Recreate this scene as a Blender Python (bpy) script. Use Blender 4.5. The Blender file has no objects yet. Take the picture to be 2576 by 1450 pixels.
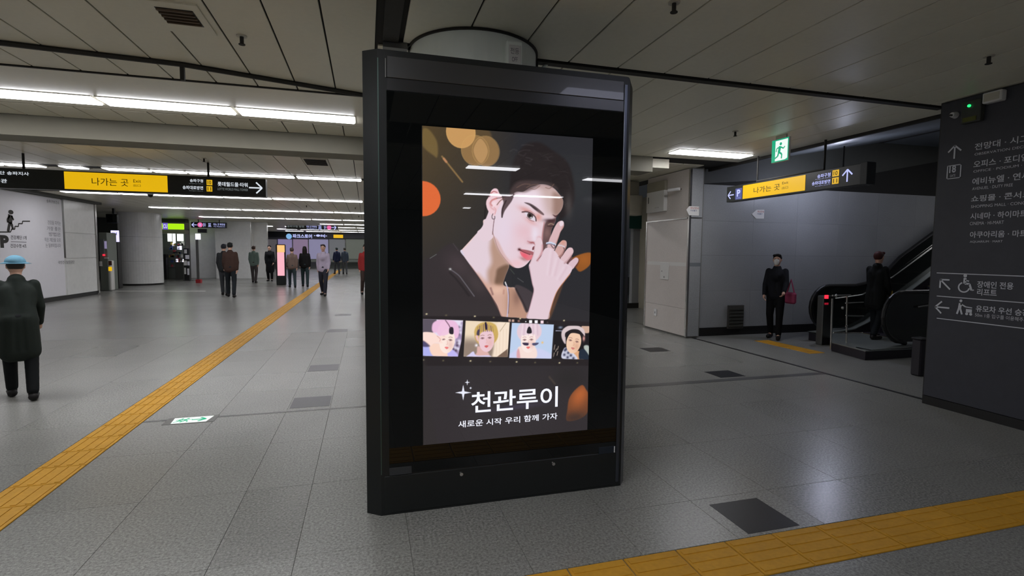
import bpy, bmesh, math, random
import numpy as np
from mathutils import Vector, Matrix

random.seed(7)
sc = bpy.context.scene
COL = sc.collection
PI = math.pi

# ------------------------------------------------------------------ camera
F_PX = 1289.35
YAW, PITCH, ROLL = 0.276705, 0.069507, 0.008852
CAM = np.array([0.0, 0.0, 1.5])
_f = np.array([math.sin(YAW) * math.cos(PITCH), math.cos(YAW) * math.cos(PITCH), -math.sin(PITCH)])
_r = np.array([math.cos(YAW), -math.sin(YAW), 0.0])
_u = np.cross(_r, _f)
_r2 = math.cos(ROLL) * _r + math.sin(ROLL) * _u
_u2 = -math.sin(ROLL) * _r + math.cos(ROLL) * _u
cam_data = bpy.data.cameras.new('camera')
cam = bpy.data.objects.new('camera', cam_data)
COL.objects.link(cam)
cam.matrix_world = Matrix(((_r2[0], _u2[0], -_f[0], 0), (_r2[1], _u2[1], -_f[1], 0), (_r2[2], _u2[2], -_f[2], 1.5), (0, 0, 0, 1)))
cam_data.sensor_width = 36.0
cam_data.sensor_fit = 'HORIZONTAL'
cam_data.lens = 36.0 * F_PX / 2576.0
cam_data.clip_start = 0.05
cam_data.clip_end = 200
sc.camera = cam

# ------------------------------------------------------------------ world, view
world = bpy.data.worlds.new('world')
sc.world = world
world.use_nodes = True
world.node_tree.nodes['Background'].inputs[0].default_value = (0.55, 0.6, 0.65, 1)
world.node_tree.nodes['Background'].inputs[1].default_value = 0.02
vs = sc.view_settings
vs.view_transform = 'Standard'
vs.look = 'None'
vs.gamma = 1.0
vs.exposure = 0.38
vs.use_curve_mapping = False
TUBE = 16.0         # radiance of the fluorescent panels


# measured pixel of the photograph -> point on a plane of the place (survey helper)
def _ray(x, y):
    v = np.array([(x - 1288.0) / F_PX, -(y - 725.0) / F_PX, 1.0])
    return v[0] * _r2 + v[1] * _u2 + v[2] * _f


def onY(x, y, c):
    d = _ray(x, y)
    p = CAM + d * (c / d[1])
    return (p[0], p[2])


def onX(x, y, c):
    d = _ray(x, y)
    p = CAM + d * (c / d[0])
    return (p[1], p[2])


def onZ(x, y, c=0.0):
    d = _ray(x, y)
    p = CAM + d * ((c - 1.5) / d[2])
    return (p[0], p[1])


# ------------------------------------------------------------------ materials
def lin(c):
    def g(v):
        v = v / 255.0
        return v / 12.92 if v <= 0.04045 else ((v + 0.055) / 1.055) ** 2.4
    return (g(c[0]), g(c[1]), g(c[2]), 1.0)


def mat(name, col, rough=0.5, metal=0.0, spec=0.5, emit=None, estr=1.0, noise=None, bump=None, rnd=0.0, rrnd=None, coat=0.0, alpha=None):
    """col in 0-255; noise=(scale, amount[, second scale, amount]); rnd = brightness spread per object"""
    m = bpy.data.materials.new(name)
    m.use_nodes = True
    nt = m.node_tree
    b = nt.nodes['Principled BSDF']
    b.inputs['Base Color'].default_value = lin(col)
    b.inputs['Roughness'].default_value = rough
    b.inputs['Metallic'].default_value = metal
    b.inputs['Specular IOR Level'].default_value = spec
    b.inputs['Coat Weight'].default_value = coat
    if emit is not None:
        b.inputs['Emission Color'].default_value = lin(emit)
        b.inputs['Emission Strength'].default_value = estr
    if alpha is not None:
        b.inputs['Alpha'].default_value = alpha
    src = None
    tc = None
    if noise or bump:
        tc = nt.nodes.new('ShaderNodeTexCoord')
        geo = nt.nodes.new('ShaderNodeNewGeometry')
    if noise:
        cur = None
        for i in range(0, len(noise), 2):
            n = nt.nodes.new('ShaderNodeTexNoise')
            n.inputs['Scale'].default_value = noise[i]
            n.inputs['Detail'].default_value = 3.0
            nt.links.new(geo.outputs['Position'], n.inputs['Vector'])
            mr = nt.nodes.new('ShaderNodeMapRange')
            mr.inputs['From Min'].default_value = 0.3
            mr.inputs['From Max'].default_value = 0.7
            mr.inputs['To Min'].default_value = 1.0 - noise[i + 1]
            mr.inputs['To Max'].default_value = 1.0 + noise[i + 1]
            nt.links.new(n.outputs['Fac'], mr.inputs['Value'])
            if cur is None:
                cur = mr.outputs['Result']
            else:
                mu = nt.nodes.new('ShaderNodeMath')
                mu.operation = 'MULTIPLY'
                nt.links.new(cur, mu.inputs[0])
                nt.links.new(mr.outputs['Result'], mu.inputs[1])
                cur = mu.outputs[0]
        src = cur
    if rnd:
        oi = nt.nodes.new('ShaderNodeObjectInfo')
        mr = nt.nodes.new('ShaderNodeMapRange')
        mr.inputs['To Min'].default_value = 1.0 - rnd
        mr.inputs['To Max'].default_value = 1.0 + rnd
        nt.links.new(oi.outputs['Random'], mr.inputs['Value'])
        if src is None:
            src = mr.outputs['Result']
        else:
            mu = nt.nodes.new('ShaderNodeMath')
            mu.operation = 'MULTIPLY'
            nt.links.new(src, mu.inputs[0])
            nt.links.new(mr.outputs['Result'], mu.inputs[1])
            src = mu.outputs[0]
    if src is not None:
        vm = nt.nodes.new('ShaderNodeVectorMath')
        vm.operation = 'SCALE'
        vm.inputs[0].default_value = lin(col)[:3]
        nt.links.new(src, vm.inputs['Scale'])
        nt.links.new(vm.outputs[0], b.inputs['Base Color'])
    if rrnd:
        oi = nt.nodes.new('ShaderNodeObjectInfo')
        mr = nt.nodes.new('ShaderNodeMapRange')
        mr.inputs['To Min'].default_value = rrnd[0]
        mr.inputs['To Max'].default_value = rrnd[1]
        nt.links.new(oi.outputs['Random'], mr.inputs['Value'])
        nt.links.new(mr.outputs['Result'], b.inputs['Roughness'])
    if bump:
        n = nt.nodes.new('ShaderNodeTexNoise')
        n.inputs['Scale'].default_value = bump[0]
        nt.links.new(geo.outputs['Position'], n.inputs['Vector'])
        bp = nt.nodes.new('ShaderNodeBump')
        bp.inputs['Strength'].default_value = bump[1]
        bp.inputs['Distance'].default_value = 0.002
        nt.links.new(n.outputs['Fac'], bp.inputs['Height'])
        nt.links.new(bp.outputs[0], b.inputs['Normal'])
    return m


def emis(name, col, s):
    m = bpy.data.materials.new(name)
    m.use_nodes = True
    nt = m.node_tree
    b = nt.nodes['Principled BSDF']
    b.inputs['Base Color'].default_value = lin([c * 0.5 for c in col])
    b.inputs['Roughness'].default_value = 0.4
    b.inputs['Emission Color'].default_value = lin(col)
    b.inputs['Emission Strength'].default_value = s * (0.80 if s <= 2.5 else 1.0)
    return m


M = dict(
    granite=mat('granite_floor', (134, 134, 129), 0.3, spec=0.36, noise=(75, 0.42, 240, 0.34, 1.6, 0.06), rnd=0.02, rrnd=(0.26, 0.32)),
    granite_far=mat('granite_floor_far', (134, 134, 130), 0.26, spec=0.36, noise=(60, 0.12, 1.0, 0.05)),
    granite_dark=mat('granite_dark', (52, 51, 54), 0.22, spec=0.5, noise=(150, 0.2)),
    inlay_shaded=mat('inlay_shaded', (30, 30, 33), 0.35, spec=0.15, noise=(150, 0.2)),
    inlay_lit=mat('inlay_lit', (78, 76, 80), 0.3, spec=0.3, noise=(150, 0.2)),
    grout=mat('joint_grout', (112, 111, 106), 0.7),
    groutc=mat('ceiling_joint', (30, 29, 26), 0.8),
    yellow=mat('tactile_yellow', (204, 152, 48), 0.55, spec=0.2, noise=(40, 0.06, 6, 0.05), rnd=0.03),
    panel=mat('ceiling_panel', (214, 209, 190), 0.36, noise=(25, 0.02, 1.2, 0.04), rnd=0.02),
    panel_right=mat('ceiling_panel_metal', (238, 235, 218), 0.42, spec=0.5, noise=(25, 0.02, 1.2, 0.04), rnd=0.02),
    ceil_dark=mat('ceiling_slot', (38, 36, 33), 0.7),
    black=mat('kiosk_black', (24, 27, 27), 0.35, spec=0.4),
    glassblk=mat('kiosk_glass', (16, 18, 18), 0.012, spec=0.28),
    satin=mat('satin_header', (22, 23, 26), 0.36, metal=0.0, spec=1.0, coat=0.3),
    steel=mat('stainless_steel', (190, 188, 184), 0.22, metal=1.0),
    steel_d=mat('dull_steel', (120, 120, 118), 0.4, metal=1.0),
    wall_l=mat('marble_light', (232, 232, 230), 0.22, spec=0.5, noise=(9, 0.03, 1.4, 0.04), rnd=0.02),
    wall_p=mat('poster_vinyl', (234, 232, 238), 0.4, noise=(8, 0.01)),
    wall_r=mat('stone_tile_grey', (148, 149, 150), 0.35, spec=0.5, noise=(60, 0.08, 2.0, 0.04), rnd=0.03),
    wall_w=mat('stone_tile_pillar', (206, 198, 192), 0.28, spec=0.5, noise=(60, 0.05, 2.0, 0.03), rnd=0.02),
    base_d=mat('dark_baseboard', (26, 25, 25), 0.35),
    board=mat('dark_board', (66, 67, 74), 0.45, spec=0.35, noise=(12, 0.05)),
    boardtxt=mat('board_lettering', (215, 218, 225), 0.5),
    colm=mat('column_white', (232, 238, 230), 0.35, noise=(5, 0.03)),
    signblk=mat('sign_black', (36, 38, 36), 0.4),
    signyel=emis('sign_yellow_lit', (242, 190, 12), 0.80),
    signyel2=emis('number_yellow_lit', (240, 190, 30), 0.75),
    signtxt=emis('sign_white_lit', (225, 232, 240), 0.9),
    signtxtb=emis('sign_blue_white_lit', (190, 196, 255), 0.95),
    dim_txt=emis('sign_white_dim', (150, 160, 160), 0.5),
    ink=mat('ink_black', (30, 26, 18), 0.6),
    inkg=mat('ink_grey', (95, 93, 100), 0.6),
    white=mat('white_paint', (214, 212, 208), 0.45),
    whitep=mat('white_plastic', (225, 225, 225), 0.4),
    frame=mat('lamp_frame', (196, 192, 178), 0.45),
    tube_far=emis('fluorescent_panel_far', (250, 250, 255), TUBE * 0.6),
    tube_dim=emis('fluorescent_panel_dim', (225, 228, 255), 5.0),
    beamface=mat('beam_shaded', (118, 114, 99), 0.6, noise=(6, 0.03)),  # darker than the ceiling: shade on the beam face put into its colour
    tube=emis('fluorescent_panel', (250, 250, 255), TUBE),
    green=emis('exit_green_lit', (20, 176, 130), 0.85),
    greenw=emis('exit_white_lit', (240, 250, 245), 0.95),
    beige=mat('beige_wall', (150, 144, 128), 0.6, noise=(4, 0.04)),
    soffit=mat('blue_grey_soffit', (110, 115, 118), 0.5, noise=(4, 0.03)),
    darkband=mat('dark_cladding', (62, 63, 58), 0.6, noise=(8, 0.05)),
    rubber=mat('black_rubber', (14, 14, 14), 0.4),
    escglass=mat('balustrade_dark', (34, 38, 36), 0.12, spec=0.6),
    deck=mat('escalator_deck', (150, 156, 152), 0.35, metal=0.6),
    escbase=mat('escalator_base', (34, 30, 38), 0.5),
    redl=emis('red_display', (255, 40, 60), 1.6),
    bluel=emis('blue_display', (120, 130, 255), 2.2),
    whitel=emis('white_display', (225, 225, 255), 1.6),
    limel=emis('lime_fascia_lit', (165, 225, 20), 1.1),
    pink=emis('pink_screen', (250, 180, 195), 0.9),
    pinkl=emis('pink_line_mark', (235, 110, 170), 0.9),
    orangel=emis('orange_screen', (255, 190, 120), 1.0),
    shop=mat('shop_wall', (120, 125, 118), 0.5),
    shopl=emis('shop_light', (235, 245, 235), 2.0),
    teal=mat('teal_green_band', (18, 70, 62), 0.4),
)


# ------------------------------------------------------------------ mesh helpers
def newobj(name, me, parent=None):
    o = bpy.data.objects.new(name, me)
    COL.objects.link(o)
    if parent is not None:
        o.parent = parent
    return o


def wpos(p):
    v = Vector((0, 0, 0))
    while p is not None:
        v = v + Vector(p.location)
        p = p.parent
    return v


def put(name, bm, m, parent=None, smooth=False, loc=None, mats=None):
    """world-space bmesh -> one mesh object; the origin goes to the parent or to the base of the shape"""
    bmesh.ops.recalc_face_normals(bm, faces=bm.faces[:])
    me = bpy.data.meshes.new(name)
    bm.to_mesh(me)
    bm.free()
    return putm(name, me, m, parent, smooth, loc, mats)


def putm(name, me, m, parent=None, smooth=False, loc=None, mats=None):
    for mm in (mats or [m]):
        me.materials.append(mm)
    n = len(me.vertices)
    co = np.empty(n * 3, np.float32)
    me.vertices.foreach_get('co', co)
    co = co.reshape(-1, 3)
    if parent is not None:
        off = np.array(wpos(parent))
        l = (0, 0, 0)
        if loc is None and n:
            mn, mx = co.min(0), co.max(0)
            l = np.array([(mn[0] + mx[0]) / 2, (mn[1] + mx[1]) / 2, mn[2]]) - off
        base = off + np.array(l)
    else:
        mn, mx = co.min(0), co.max(0)
        l = np.array(loc) if loc is not None else np.array([(mn[0] + mx[0]) / 2, (mn[1] + mx[1]) / 2, mn[2]])
        base = l
    co = co - base
    me.vertices.foreach_set('co', co.astype(np.float32).ravel())
    me.update()
    if smooth:
        me.shade_smooth()
    o = newobj(name, me, parent)
    o.location = tuple(float(v) for v in l)
    return o


def thing(name, loc, label, cat, group=None):
    o = bpy.data.objects.new(name, None)
    o.empty_display_size = 0.1
    COL.objects.link(o)
    o.location = loc
    o['label'] = label
    o['category'] = cat
    if group:
        o['group'] = group
    return o


def tag(o, label, cat, group=None, kind=None):
    o['label'] = label
    o['category'] = cat
    if group:
        o['group'] = group
    if kind:
        o['kind'] = kind
    return o


def struct(o):
    o['kind'] = 'structure'
    return o


def box(bm, x0, x1, y0, y1, z0, z1, bev=0.0):
    vs_ = [bm.verts.new(p) for p in ((x0, y0, z0), (x1, y0, z0), (x1, y1, z0), (x0, y1, z0), (x0, y0, z1), (x1, y0, z1), (x1, y1, z1), (x0, y1, z1))]
    fs = [bm.faces.new([vs_[i] for i in q]) for q in ((0, 3, 2, 1), (4, 5, 6, 7), (0, 1, 5, 4), (1, 2, 6, 5), (2, 3, 7, 6), (3, 0, 4, 7))]
    if bev > 0:
        es = list({e for f in fs for e in f.edges})
        bmesh.ops.bevel(bm, geom=es, offset=bev, segments=1, affect='EDGES')
    return bm


def B(x0, x1, y0, y1, z0, z1, bev=0.0):
    return box(bmesh.new(), min(x0, x1), max(x0, x1), min(y0, y1), max(y0, y1), min(z0, z1), max(z0, z1), bev)


def tube(bm, pts, r, seg=10, cap=True):
    pts = [Vector(p) for p in pts]
    rs = r if isinstance(r, (list, tuple)) else [r] * len(pts)
    rings = []
    prev = None
    for i, p in enumerate(pts):
        d = (pts[min(i + 1, len(pts) - 1)] - pts[max(i - 1, 0)]).normalized()
        a = prev if prev is not None else (Vector((0, 0, 1)) if abs(d.z) < 0.9 else Vector((1, 0, 0)))
        s = d.cross(a)
        if s.length < 1e-5:
            s = d.cross(Vector((0, 1, 0)))
        s.normalize()
        t = s.cross(d).normalized()
        prev = t
        rings.append([bm.verts.new(p + (s * math.cos(2 * PI * k / seg) + t * math.sin(2 * PI * k / seg)) * rs[i]) for k in range(seg)])
    for a, b in zip(rings[:-1], rings[1:]):
        for k in range(seg):
            bm.faces.new((a[k], a[(k + 1) % seg], b[(k + 1) % seg], b[k]))
    if cap:
        bm.faces.new(rings[0][::-1])
        bm.faces.new(rings[-1])
    return bm


def T(pts, r, seg=10):
    return tube(bmesh.new(), pts, r, seg)


def cyl(bm, c, r, h, seg=24, axis='z', r2=None):
    c = Vector(c)
    ax = {'x': Vector((1, 0, 0)), 'y': Vector((0, 1, 0)), 'z': Vector((0, 0, 1))}[axis]
    return tube(bm, [c, c + ax * h], [r, r if r2 is None else r2], seg)


def poly_frame(bm, pts, o, u, v, n, d):
    """extrude the 2-D outline pts (in frame o,u,v) by d along n"""
    o, u, v, n = Vector(o), Vector(u), Vector(v), Vector(n)
    a = [bm.verts.new(o + u * p[0] + v * p[1]) for p in pts]
    b = [bm.verts.new(o + u * p[0] + v * p[1] + n * d) for p in pts]
    k = len(pts)
    bm.faces.new(a)
    bm.faces.new(b[::-1])
    for i in range(k):
        bm.faces.new((a[i], b[i], b[(i + 1) % k], a[(i + 1) % k]))
    return bm


UX, UYm, UZ = Vector((1, 0, 0)), Vector((0, -1, 0)), Vector((0, 0, 1))
FY = (UX, UZ, Vector((0, -1, 0)))          # things that face the camera (-Y): u=+X, v=+Z, normal -Y
FX = (UYm, UZ, Vector((-1, 0, 0)))         # things that face -X: u=-Y, v=+Z
FXp = (Vector((0, 1, 0)), UZ, Vector((1, 0, 0)))   # face +X: u=+Y
_txt_cache = {}


def text_mesh(s, bold=0.0):
    k = (s, bold)
    if k not in _txt_cache:
        cu = bpy.data.curves.new('txt', 'FONT')
        cu.body = s
        cu.size = 1.0
        cu.offset = bold
        cu.resolution_u = 4
        cu.fill_mode = 'FRONT'
        ob = bpy.data.objects.new('txt', cu)
        COL.objects.link(ob)
        dg = bpy.context.evaluated_depsgraph_get()
        me = bpy.data.meshes.new_from_object(ob.evaluated_get(dg))
        n = len(me.vertices)
        co = np.empty(n * 3, np.float32)
        me.vertices.foreach_get('co', co)
        co = co.reshape(-1, 3)
        _txt_cache[k] = (co[:, :2].copy(), [tuple(p.vertices) for p in me.polygons])
        bpy.data.objects.remove(ob)
        bpy.data.meshes.remove(me)
        bpy.data.curves.remove(cu)
    return _txt_cache[k]


def lettering(name, s, fr, o, u0, u1, v0, v1, m, parent, bold=0.0, lift=0.004, keep=False):
    """flat print fitted to the rectangle u0..u1 x v0..v1 of frame fr at origin o"""
    co, faces = text_mesh(s, bold)
    if not len(co):
        return None
    mn, mx = co.min(0), co.max(0)
    t = (co - mn) / np.maximum(mx - mn, 1e-6)
    U, V, N = (np.array(a) for a in fr)
    O = np.array(o, float)
    P = O + np.outer(u0 + t[:, 0] * (u1 - u0), U) + np.outer(v0 + t[:, 1] * (v1 - v0), V) + N * lift
    me = bpy.data.meshes.new(name)
    me.from_pydata([tuple(p) for p in P], [], faces)
    ob = putm(name, me, m, parent)
    return ob


def plate(name, fr, o, pts, m, parent, d=0.003, lift=0.0):
    U, V, N = fr
    bm = poly_frame(bmesh.new(), pts, Vector(o) + N * lift, U, V, N, d)
    return put(name, bm, m, parent)


def rect(u0, u1, v0, v1):
    return [(u0, v0), (u1, v0), (u1, v1), (u0, v1)]


def stroke_pts(a, b, w):
    a, b = Vector(a), Vector(b)
    d = (b - a).normalized()
    n = Vector((-d.y, d.x)) * w / 2
    return [tuple(a - n), tuple(b - n), tuple(b + n), tuple(a + n)]


def arrow(name, fr, o, c, size, ang, m, parent, w=0.12, lift=0.004, shaft=1.0):
    """line arrow pointing along ang (radians in the frame)"""
    U, V, N = fr
    bm = bmesh.new()
    ca, sa = math.cos(ang), math.sin(ang)

    def q(x, y):
        return (c[0] + (x * ca - y * sa) * size, c[1] + (x * sa + y * ca) * size)
    for a, b in (((-0.5 * shaft, 0), (0.5, 0)), ((0.05, 0.45), (0.5, 0)), ((0.05, -0.45), (0.5, 0))):
        poly_frame(bm, stroke_pts(q(*a), q(*b), w * size), Vector(o) + N * lift, U, V, N, 0.001)
    return put(name, bm, m, parent)


def copy_tree(src, loc, label=None, group=None):
    r = src.copy()
    COL.objects.link(r)
    r.location = loc
    if label:
        r['label'] = label
    if group:
        r['group'] = group
    for ch in list(src.children):
        c = ch.copy()
        COL.objects.link(c)
        c.parent = r
        for g in list(ch.children):
            d = g.copy()
            COL.objects.link(d)
            d.parent = c
    return r

# ================================================================== SETTING
# ---------------- floor
fl = struct(put('floor', B(-13, 16, -13.5, 48, -0.12, -0.004), M['grout']))


def clip_out(x0, x1, y0, y1):
    """cut the two tactile strips out of a slab"""
    return [(x0, x1, y0, y1)]


xs = [-8.62, -8.04, -7.46, -6.88, -6.30, -5.72, -5.14, -4.56, -3.98, -3.40, -2.79, -2.18, None, -1.88, -1.31, -0.735, -0.35, 0.2, 0.74, 1.31, 1.88, 2.45, 3.02, 3.59, 4.12, 4.49, 5.03, 5.57]
ys = [-1.5, -0.67, 0.15, 0.97, 1.88, None, 2.18, 2.61, 3.43, 4.25, 5.07, 5.89, 6.71, 7.53, 8.35, 9.17, 9.99]
gap = 0.0011
for i in range(len(xs) - 1):
    if xs[i] is None or xs[i + 1] is None:
        continue
    for j in range(len(ys) - 1):
        if ys[j] is None or ys[j + 1] is None:
            continue
        if xs[i] < -4.6 and ys[j] < 3.4:
            continue
        if ys[j] < 0.9 and (xs[i] < -2 or xs[i] > 4):
            continue
        put('floor_slab', B(xs[i] + gap, xs[i + 1] - gap, ys[j] + gap, ys[j + 1] - gap, -0.006, 0.0, 0.0006), M['granite'], fl)
# the remaining slabs (too far or outside the picture): joined
bm = bmesh.new()


def slabs(x0, x1, y0, y1, dx=0.58, dy=0.82):
    nx, ny = max(1, round((x1 - x0) / dx)), max(1, round((y1 - y0) / dy))
    for i in range(nx):
        for j in range(ny):
            a, b = x0 + (x1 - x0) * i / nx, x0 + (x1 - x0) * (i + 1) / nx
            c, d = y0 + (y1 - y0) * j / ny, y0 + (y1 - y0) * (j + 1) / ny
            f = [bm.verts.new(p) for p in ((a + gap, c + gap, 0), (b - gap, c + gap, 0), (b - gap, d - gap, 0), (a + gap, d - gap, 0))]
            bm.faces.new(f)


slabs(-12.5, -2.18, 9.99, 46.5)
slabs(-1.88, 9.0, 9.99, 46.5)
slabs(-12.5, -8.62, -1.5, 9.99)
slabs(-8.62, -4.56, -1.5, 3.43)
slabs(-4.56, -2.18, -1.5, 0.97)
slabs(-12.5, 5.57, -13.3, -1.5)
slabs(5.63, 15.5, 2.0, 9.99)
slabs(4.49, 5.57, -1.5, 0.97)
o = put('far_slabs', bm, M['granite_far'], fl)
o['kind'] = 'stuff'
for (x, y, w, d) in [(-0.54, 5.35, .36, .36), (-0.54, 6.90, .36, .36), (-0.54, 10.1, .36, .36), (-0.54, 12.6, .36, .36), (2.13, 2.37, .34, .33), (4.31, 5.37, .36, .32), (4.33, 7.02, .36, .32), (4.9, 2.32, .4, .2)]:
    put('dark_inlay_tile', B(x - w / 2, x + w / 2, y - d / 2, y + d / 2, -0.01, 0.0012), M['inlay_lit'] if x < 0 else M['inlay_shaded'], fl)  # left tiles use a lighter copy: stronger light there put into the colour
# long joint bands in the granite
put('groove', B(-1.88, 1.88, 5.045, 5.085, -0.01, 0.0010), M['granite_dark'], fl)
put('groove', B(1.95, 5.57, 5.05, 5.16, -0.01, 0.0010), mat('granite_mid', (84, 84, 84), .3, noise=(120, .15)), fl)
rail = struct(put('trim_1', B(5.572, 5.605, 2.0, 7.8, -0.01, 0.004), M['base_d']))
for y0 in (2.0, 4.0, 6.0):
    put('steel_edge', B(5.606, 5.622, y0 + .01, y0 + 1.97, -0.01, 0.005), M['steel_d'], rail)


# ---------------- tactile strips (ribbed yellow tiles)
def tactile_tile(bars_along_y, w=0.286):
    bm = bmesh.new()
    h = w / 2
    box(bm, -h, h, -h, h, -0.01, 0.003, 0.0015)
    for k in range(4):
        c = -h + w * (k + 0.5) / 4
        if bars_along_y:
            box(bm, c - .014, c + .014, -h + .012, h - .012, 0.003, 0.0065)
        else:
            box(bm, -h + .012, h - .012, c - .014, c + .014, 0.003, 0.0065)
    me = bpy.data.meshes.new('tactile_tile')
    bmesh.ops.recalc_face_normals(bm, faces=bm.faces[:])
    bm.to_mesh(me)
    bm.free()
    me.materials.append(M['yellow'])
    return me


def strip(name, label, pts, me, group):
    t = thing(name, (pts[0][0], pts[0][1], 0), label, 'tactile paving')
    for (x, y) in pts:
        o = newobj('tile', me, t)
        o.location = (x - pts[0][0], y - pts[0][1], 0)
    return t


tmA, tmB = tactile_tile(True), tactile_tile(False)
strip('tactile_strip', 'long yellow guiding strip running away across the hall floor towards the crowd', [(-2.03, -1.0 + 0.2935 * k) for k in range(150)], tmA, None)
strip('tactile_strip', 'yellow ribbed guiding strip crossing the floor in front of the black kiosk', [(-1.3 + 0.2935 * k, 2.03) for k in range(23)], tmB, None)
strip('tactile_strip', 'short yellow warning strip on the floor before the escalator', [(6.62, 6.32 + 0.2935 * k) for k in range(4)], tmB, None)

# ---------------- ceiling
ce = struct(put('ceiling', B(-13, 5.95, -13.5, 48, 3.016, 3.12), M['groutc']))
g = 0.006


def cpanel(x0, x1, y0, y1, m=None, name='ceiling_panel', z=3.0):
    return put(name, B(x0 + g, x1 - g, y0 + g * .4, y1 - g * .4, z, z + 0.014, 0.002), m or M['panel'], ce)


x = 0.08
while x > -6.2:
    cpanel(x - .34, x, -1.6, 5.27)
    if x > -5:
        cpanel(x - .34, x, 6.62, 7.17)
    x -= .34
cpanel(-6.5, 0.08, 5.30, 6.60, name='lamp_band')
xr = 0.265
while xr < 5.5:
    x1 = min(xr + .428, 5.62)
    cpanel(xr, x1, -1.6, 3.88, M['panel_right'])
    cpanel(xr, x1 if x1 < 5.6 else 5.86, 3.98, 7.17, M['panel_right'])
    xr += .428
cpanel(0.09, 0.255, 3.98, 7.17)
x = 5.55
while x > -8.4:
    for (a, b) in ((7.62, 9.4), (9.4, 11.2), (11.6, 13.1), (13.1, 14.6), (14.6, 16.2)):
        cpanel(x - .41, x, a, b)
    x -= .41
bm = bmesh.new()
x = 5.55
while x > -12.5:
    y = 16.5
    while y < 46:
        box(bm, x - .41 + g, x - g, y + .006, y + 1.23 - .006, 3.0, 3.014)
        y += 1.23
    if x < -8.4:
        for y in (7.62, 8.9, 10.2, 11.5, 12.8, 14.1, 15.3):
            box(bm, x - .41 + g, x - g, y, y + 1.2, 3.0, 3.014)
    x -= .41
y = -13
while y < -1.7:
    x = -12.5
    while x < 5.5:
        box(bm, x + g, x + .42 - g, y, y + 1.39, 3.0, 3.014)
        x += .42
    y += 1.4
x = -12.5
while x < -6.5:
    box(bm, x + g, x + .4 - g, -1.6, 5.27, 3.0, 3.014)
    box(bm, x + g, x + .4 - g, 5.3, 7.17, 3.0, 3.014)
    x += .4
o = put('far_panels', bm, M['panel'], ce)
o['kind'] = 'stuff'
# slots for the fire shutter around the column
put('shutter_slot', B(0.125, 0.235, -1.6, 3.86, 2.990, 3.01), M['ceil_dark'], ce)
put('shutter_slot', B(0.30, 5.62, 3.895, 3.965, 2.985, 3.01), M['ceil_dark'], ce)
put('shutter_rail', B(0.13, 0.30, 3.87, 3.95, 2.955, 3.0), M['steel_d'], ce)
# slanting dark rail with a short hanger
a1, a2 = Vector((-6.6, 4.34, 2.985)), Vector((0.05, 5.22, 2.985))
put('shutter_slot', T([a1, Vector((-1.41, 4.80, 2.985)), a2], 0.022, 6), M['ceil_dark'], ce)
put('hanger', B(-1.425, -1.395, 4.79, 4.82, 2.86, 2.99), M['ceil_dark'], ce)
put('band_edge', B(-6.5, 0.08, 5.272, 5.296, 2.990, 3.01), M['ceil_dark'], ce)
# downstand beam
beam = struct(put('trim_2', B(-12.5, 4.3, 7.19, 7.58, 2.772, 3.02), M['beamface']))
put('beam_lip', B(-12.5, 4.3, 7.575, 7.60, 2.765, 2.79), M['frame'], beam)
put('beam_end', B(4.3, 4.66, 7.3, 7.58, 2.86, 3.0), M['panel'], beam)

# ---------------- column behind the kiosk
t = thing('round_column', (0.80, 3.95, 0), 'round white column standing behind the black kiosk up to the ceiling', 'column')
t['kind'] = 'structure'
bm = bmesh.new()
cyl(bm, (0.80, 3.95, 0), 0.475, 3.0, 64)
put('shaft', bm, M['colm'], t)
bm = bmesh.new()
cyl(bm, (0.80, 3.95, 2.985), 0.49, 0.02, 64)
put('collar', bm, M['ceil_dark'], t)
put('seam', B(0.983, 0.986, 3.500, 3.52, 1.0, 2.68), M['ceil_dark'], t)
# cable conduit beside the column
bm = T([(1.29, 3.93, 0.0), (1.29, 3.93, 3.0)], 0.022, 10)
put('conduit', bm, M['ceil_dark'], t)
bm = T([(1.345, 3.95, 1.2), (1.345, 3.95, 2.95), (1.40, 3.95, 3.0)], 0.014, 8)
put('conduit', bm, M['colm'], t)
sb = thing('switch_box', (0.985, 3.47, 2.70), 'small grey switch box fixed high on the round column', 'box')
put('body', B(0.925, 1.04, 3.44, 3.515, 2.70, 2.93, 0.008), M['colm'], sb)
put('lid', B(0.94, 1.025, 3.434, 3.441, 2.73, 2.90, 0.002), M['white'], sb)
lettering('lettering', '전등', FY, (0, 3.434, 0), 0.95, 1.01, 2.84, 2.88, M['inkg'], sb, lift=0.001)
lettering('lettering', 'OFF', FY, (0, 3.434, 0), 0.96, 1.00, 2.79, 2.82, M['inkg'], sb, lift=0.001)

# ---------------- walls
wb = struct(put('wall_back', B(-13, 9, 46.5, 46.8, 0, 3.02), M['shop']))
wl = struct(put('wall_left', B(-8.9, -8.53, -13.5, 19.95, 0, 3.02), M['wall_l']))
# light stone cladding and the printed panels on it
yy = [3.0, 4.4, 5.8, 7.2, 8.6, 10.0, 11.4, 12.8, 14.2]
for a, b in zip(yy[:-1], yy[1:]):
    put('stone_panel', B(-8.53, -8.50, a + .004, b - .004, 0.14, 2.9), M['wall_l'], wl)
for (z0, z1) in ((0.12, 1.20), (1.21, 1.96), (1.97, 2.94)):
    put('stone_panel', B(-8.53, -8.505, 18.12, 19.86, z0 + .004, z1 - .004), M['wall_l'], wl)
put('recess_strip', B(-8.53, -8.50, 18.02, 18.11, 1.22, 2.92), M['steel_d'], wl)
put('corner_trim', B(-8.54, -8.48, 19.88, 19.96, 0.05, 2.95), M['steel'], wl)
put('skirting', B(-8.53, -8.515, 3.0, 19.9, 0, 0.12), M['base_d'], wl)
put('ceiling_shade_strip', B(-8.53, -8.30, 2.0, 19.9, 2.93, 3.0), M['darkband'], wl)  # dark strip standing in for the ceiling shadow above the wall
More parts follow.
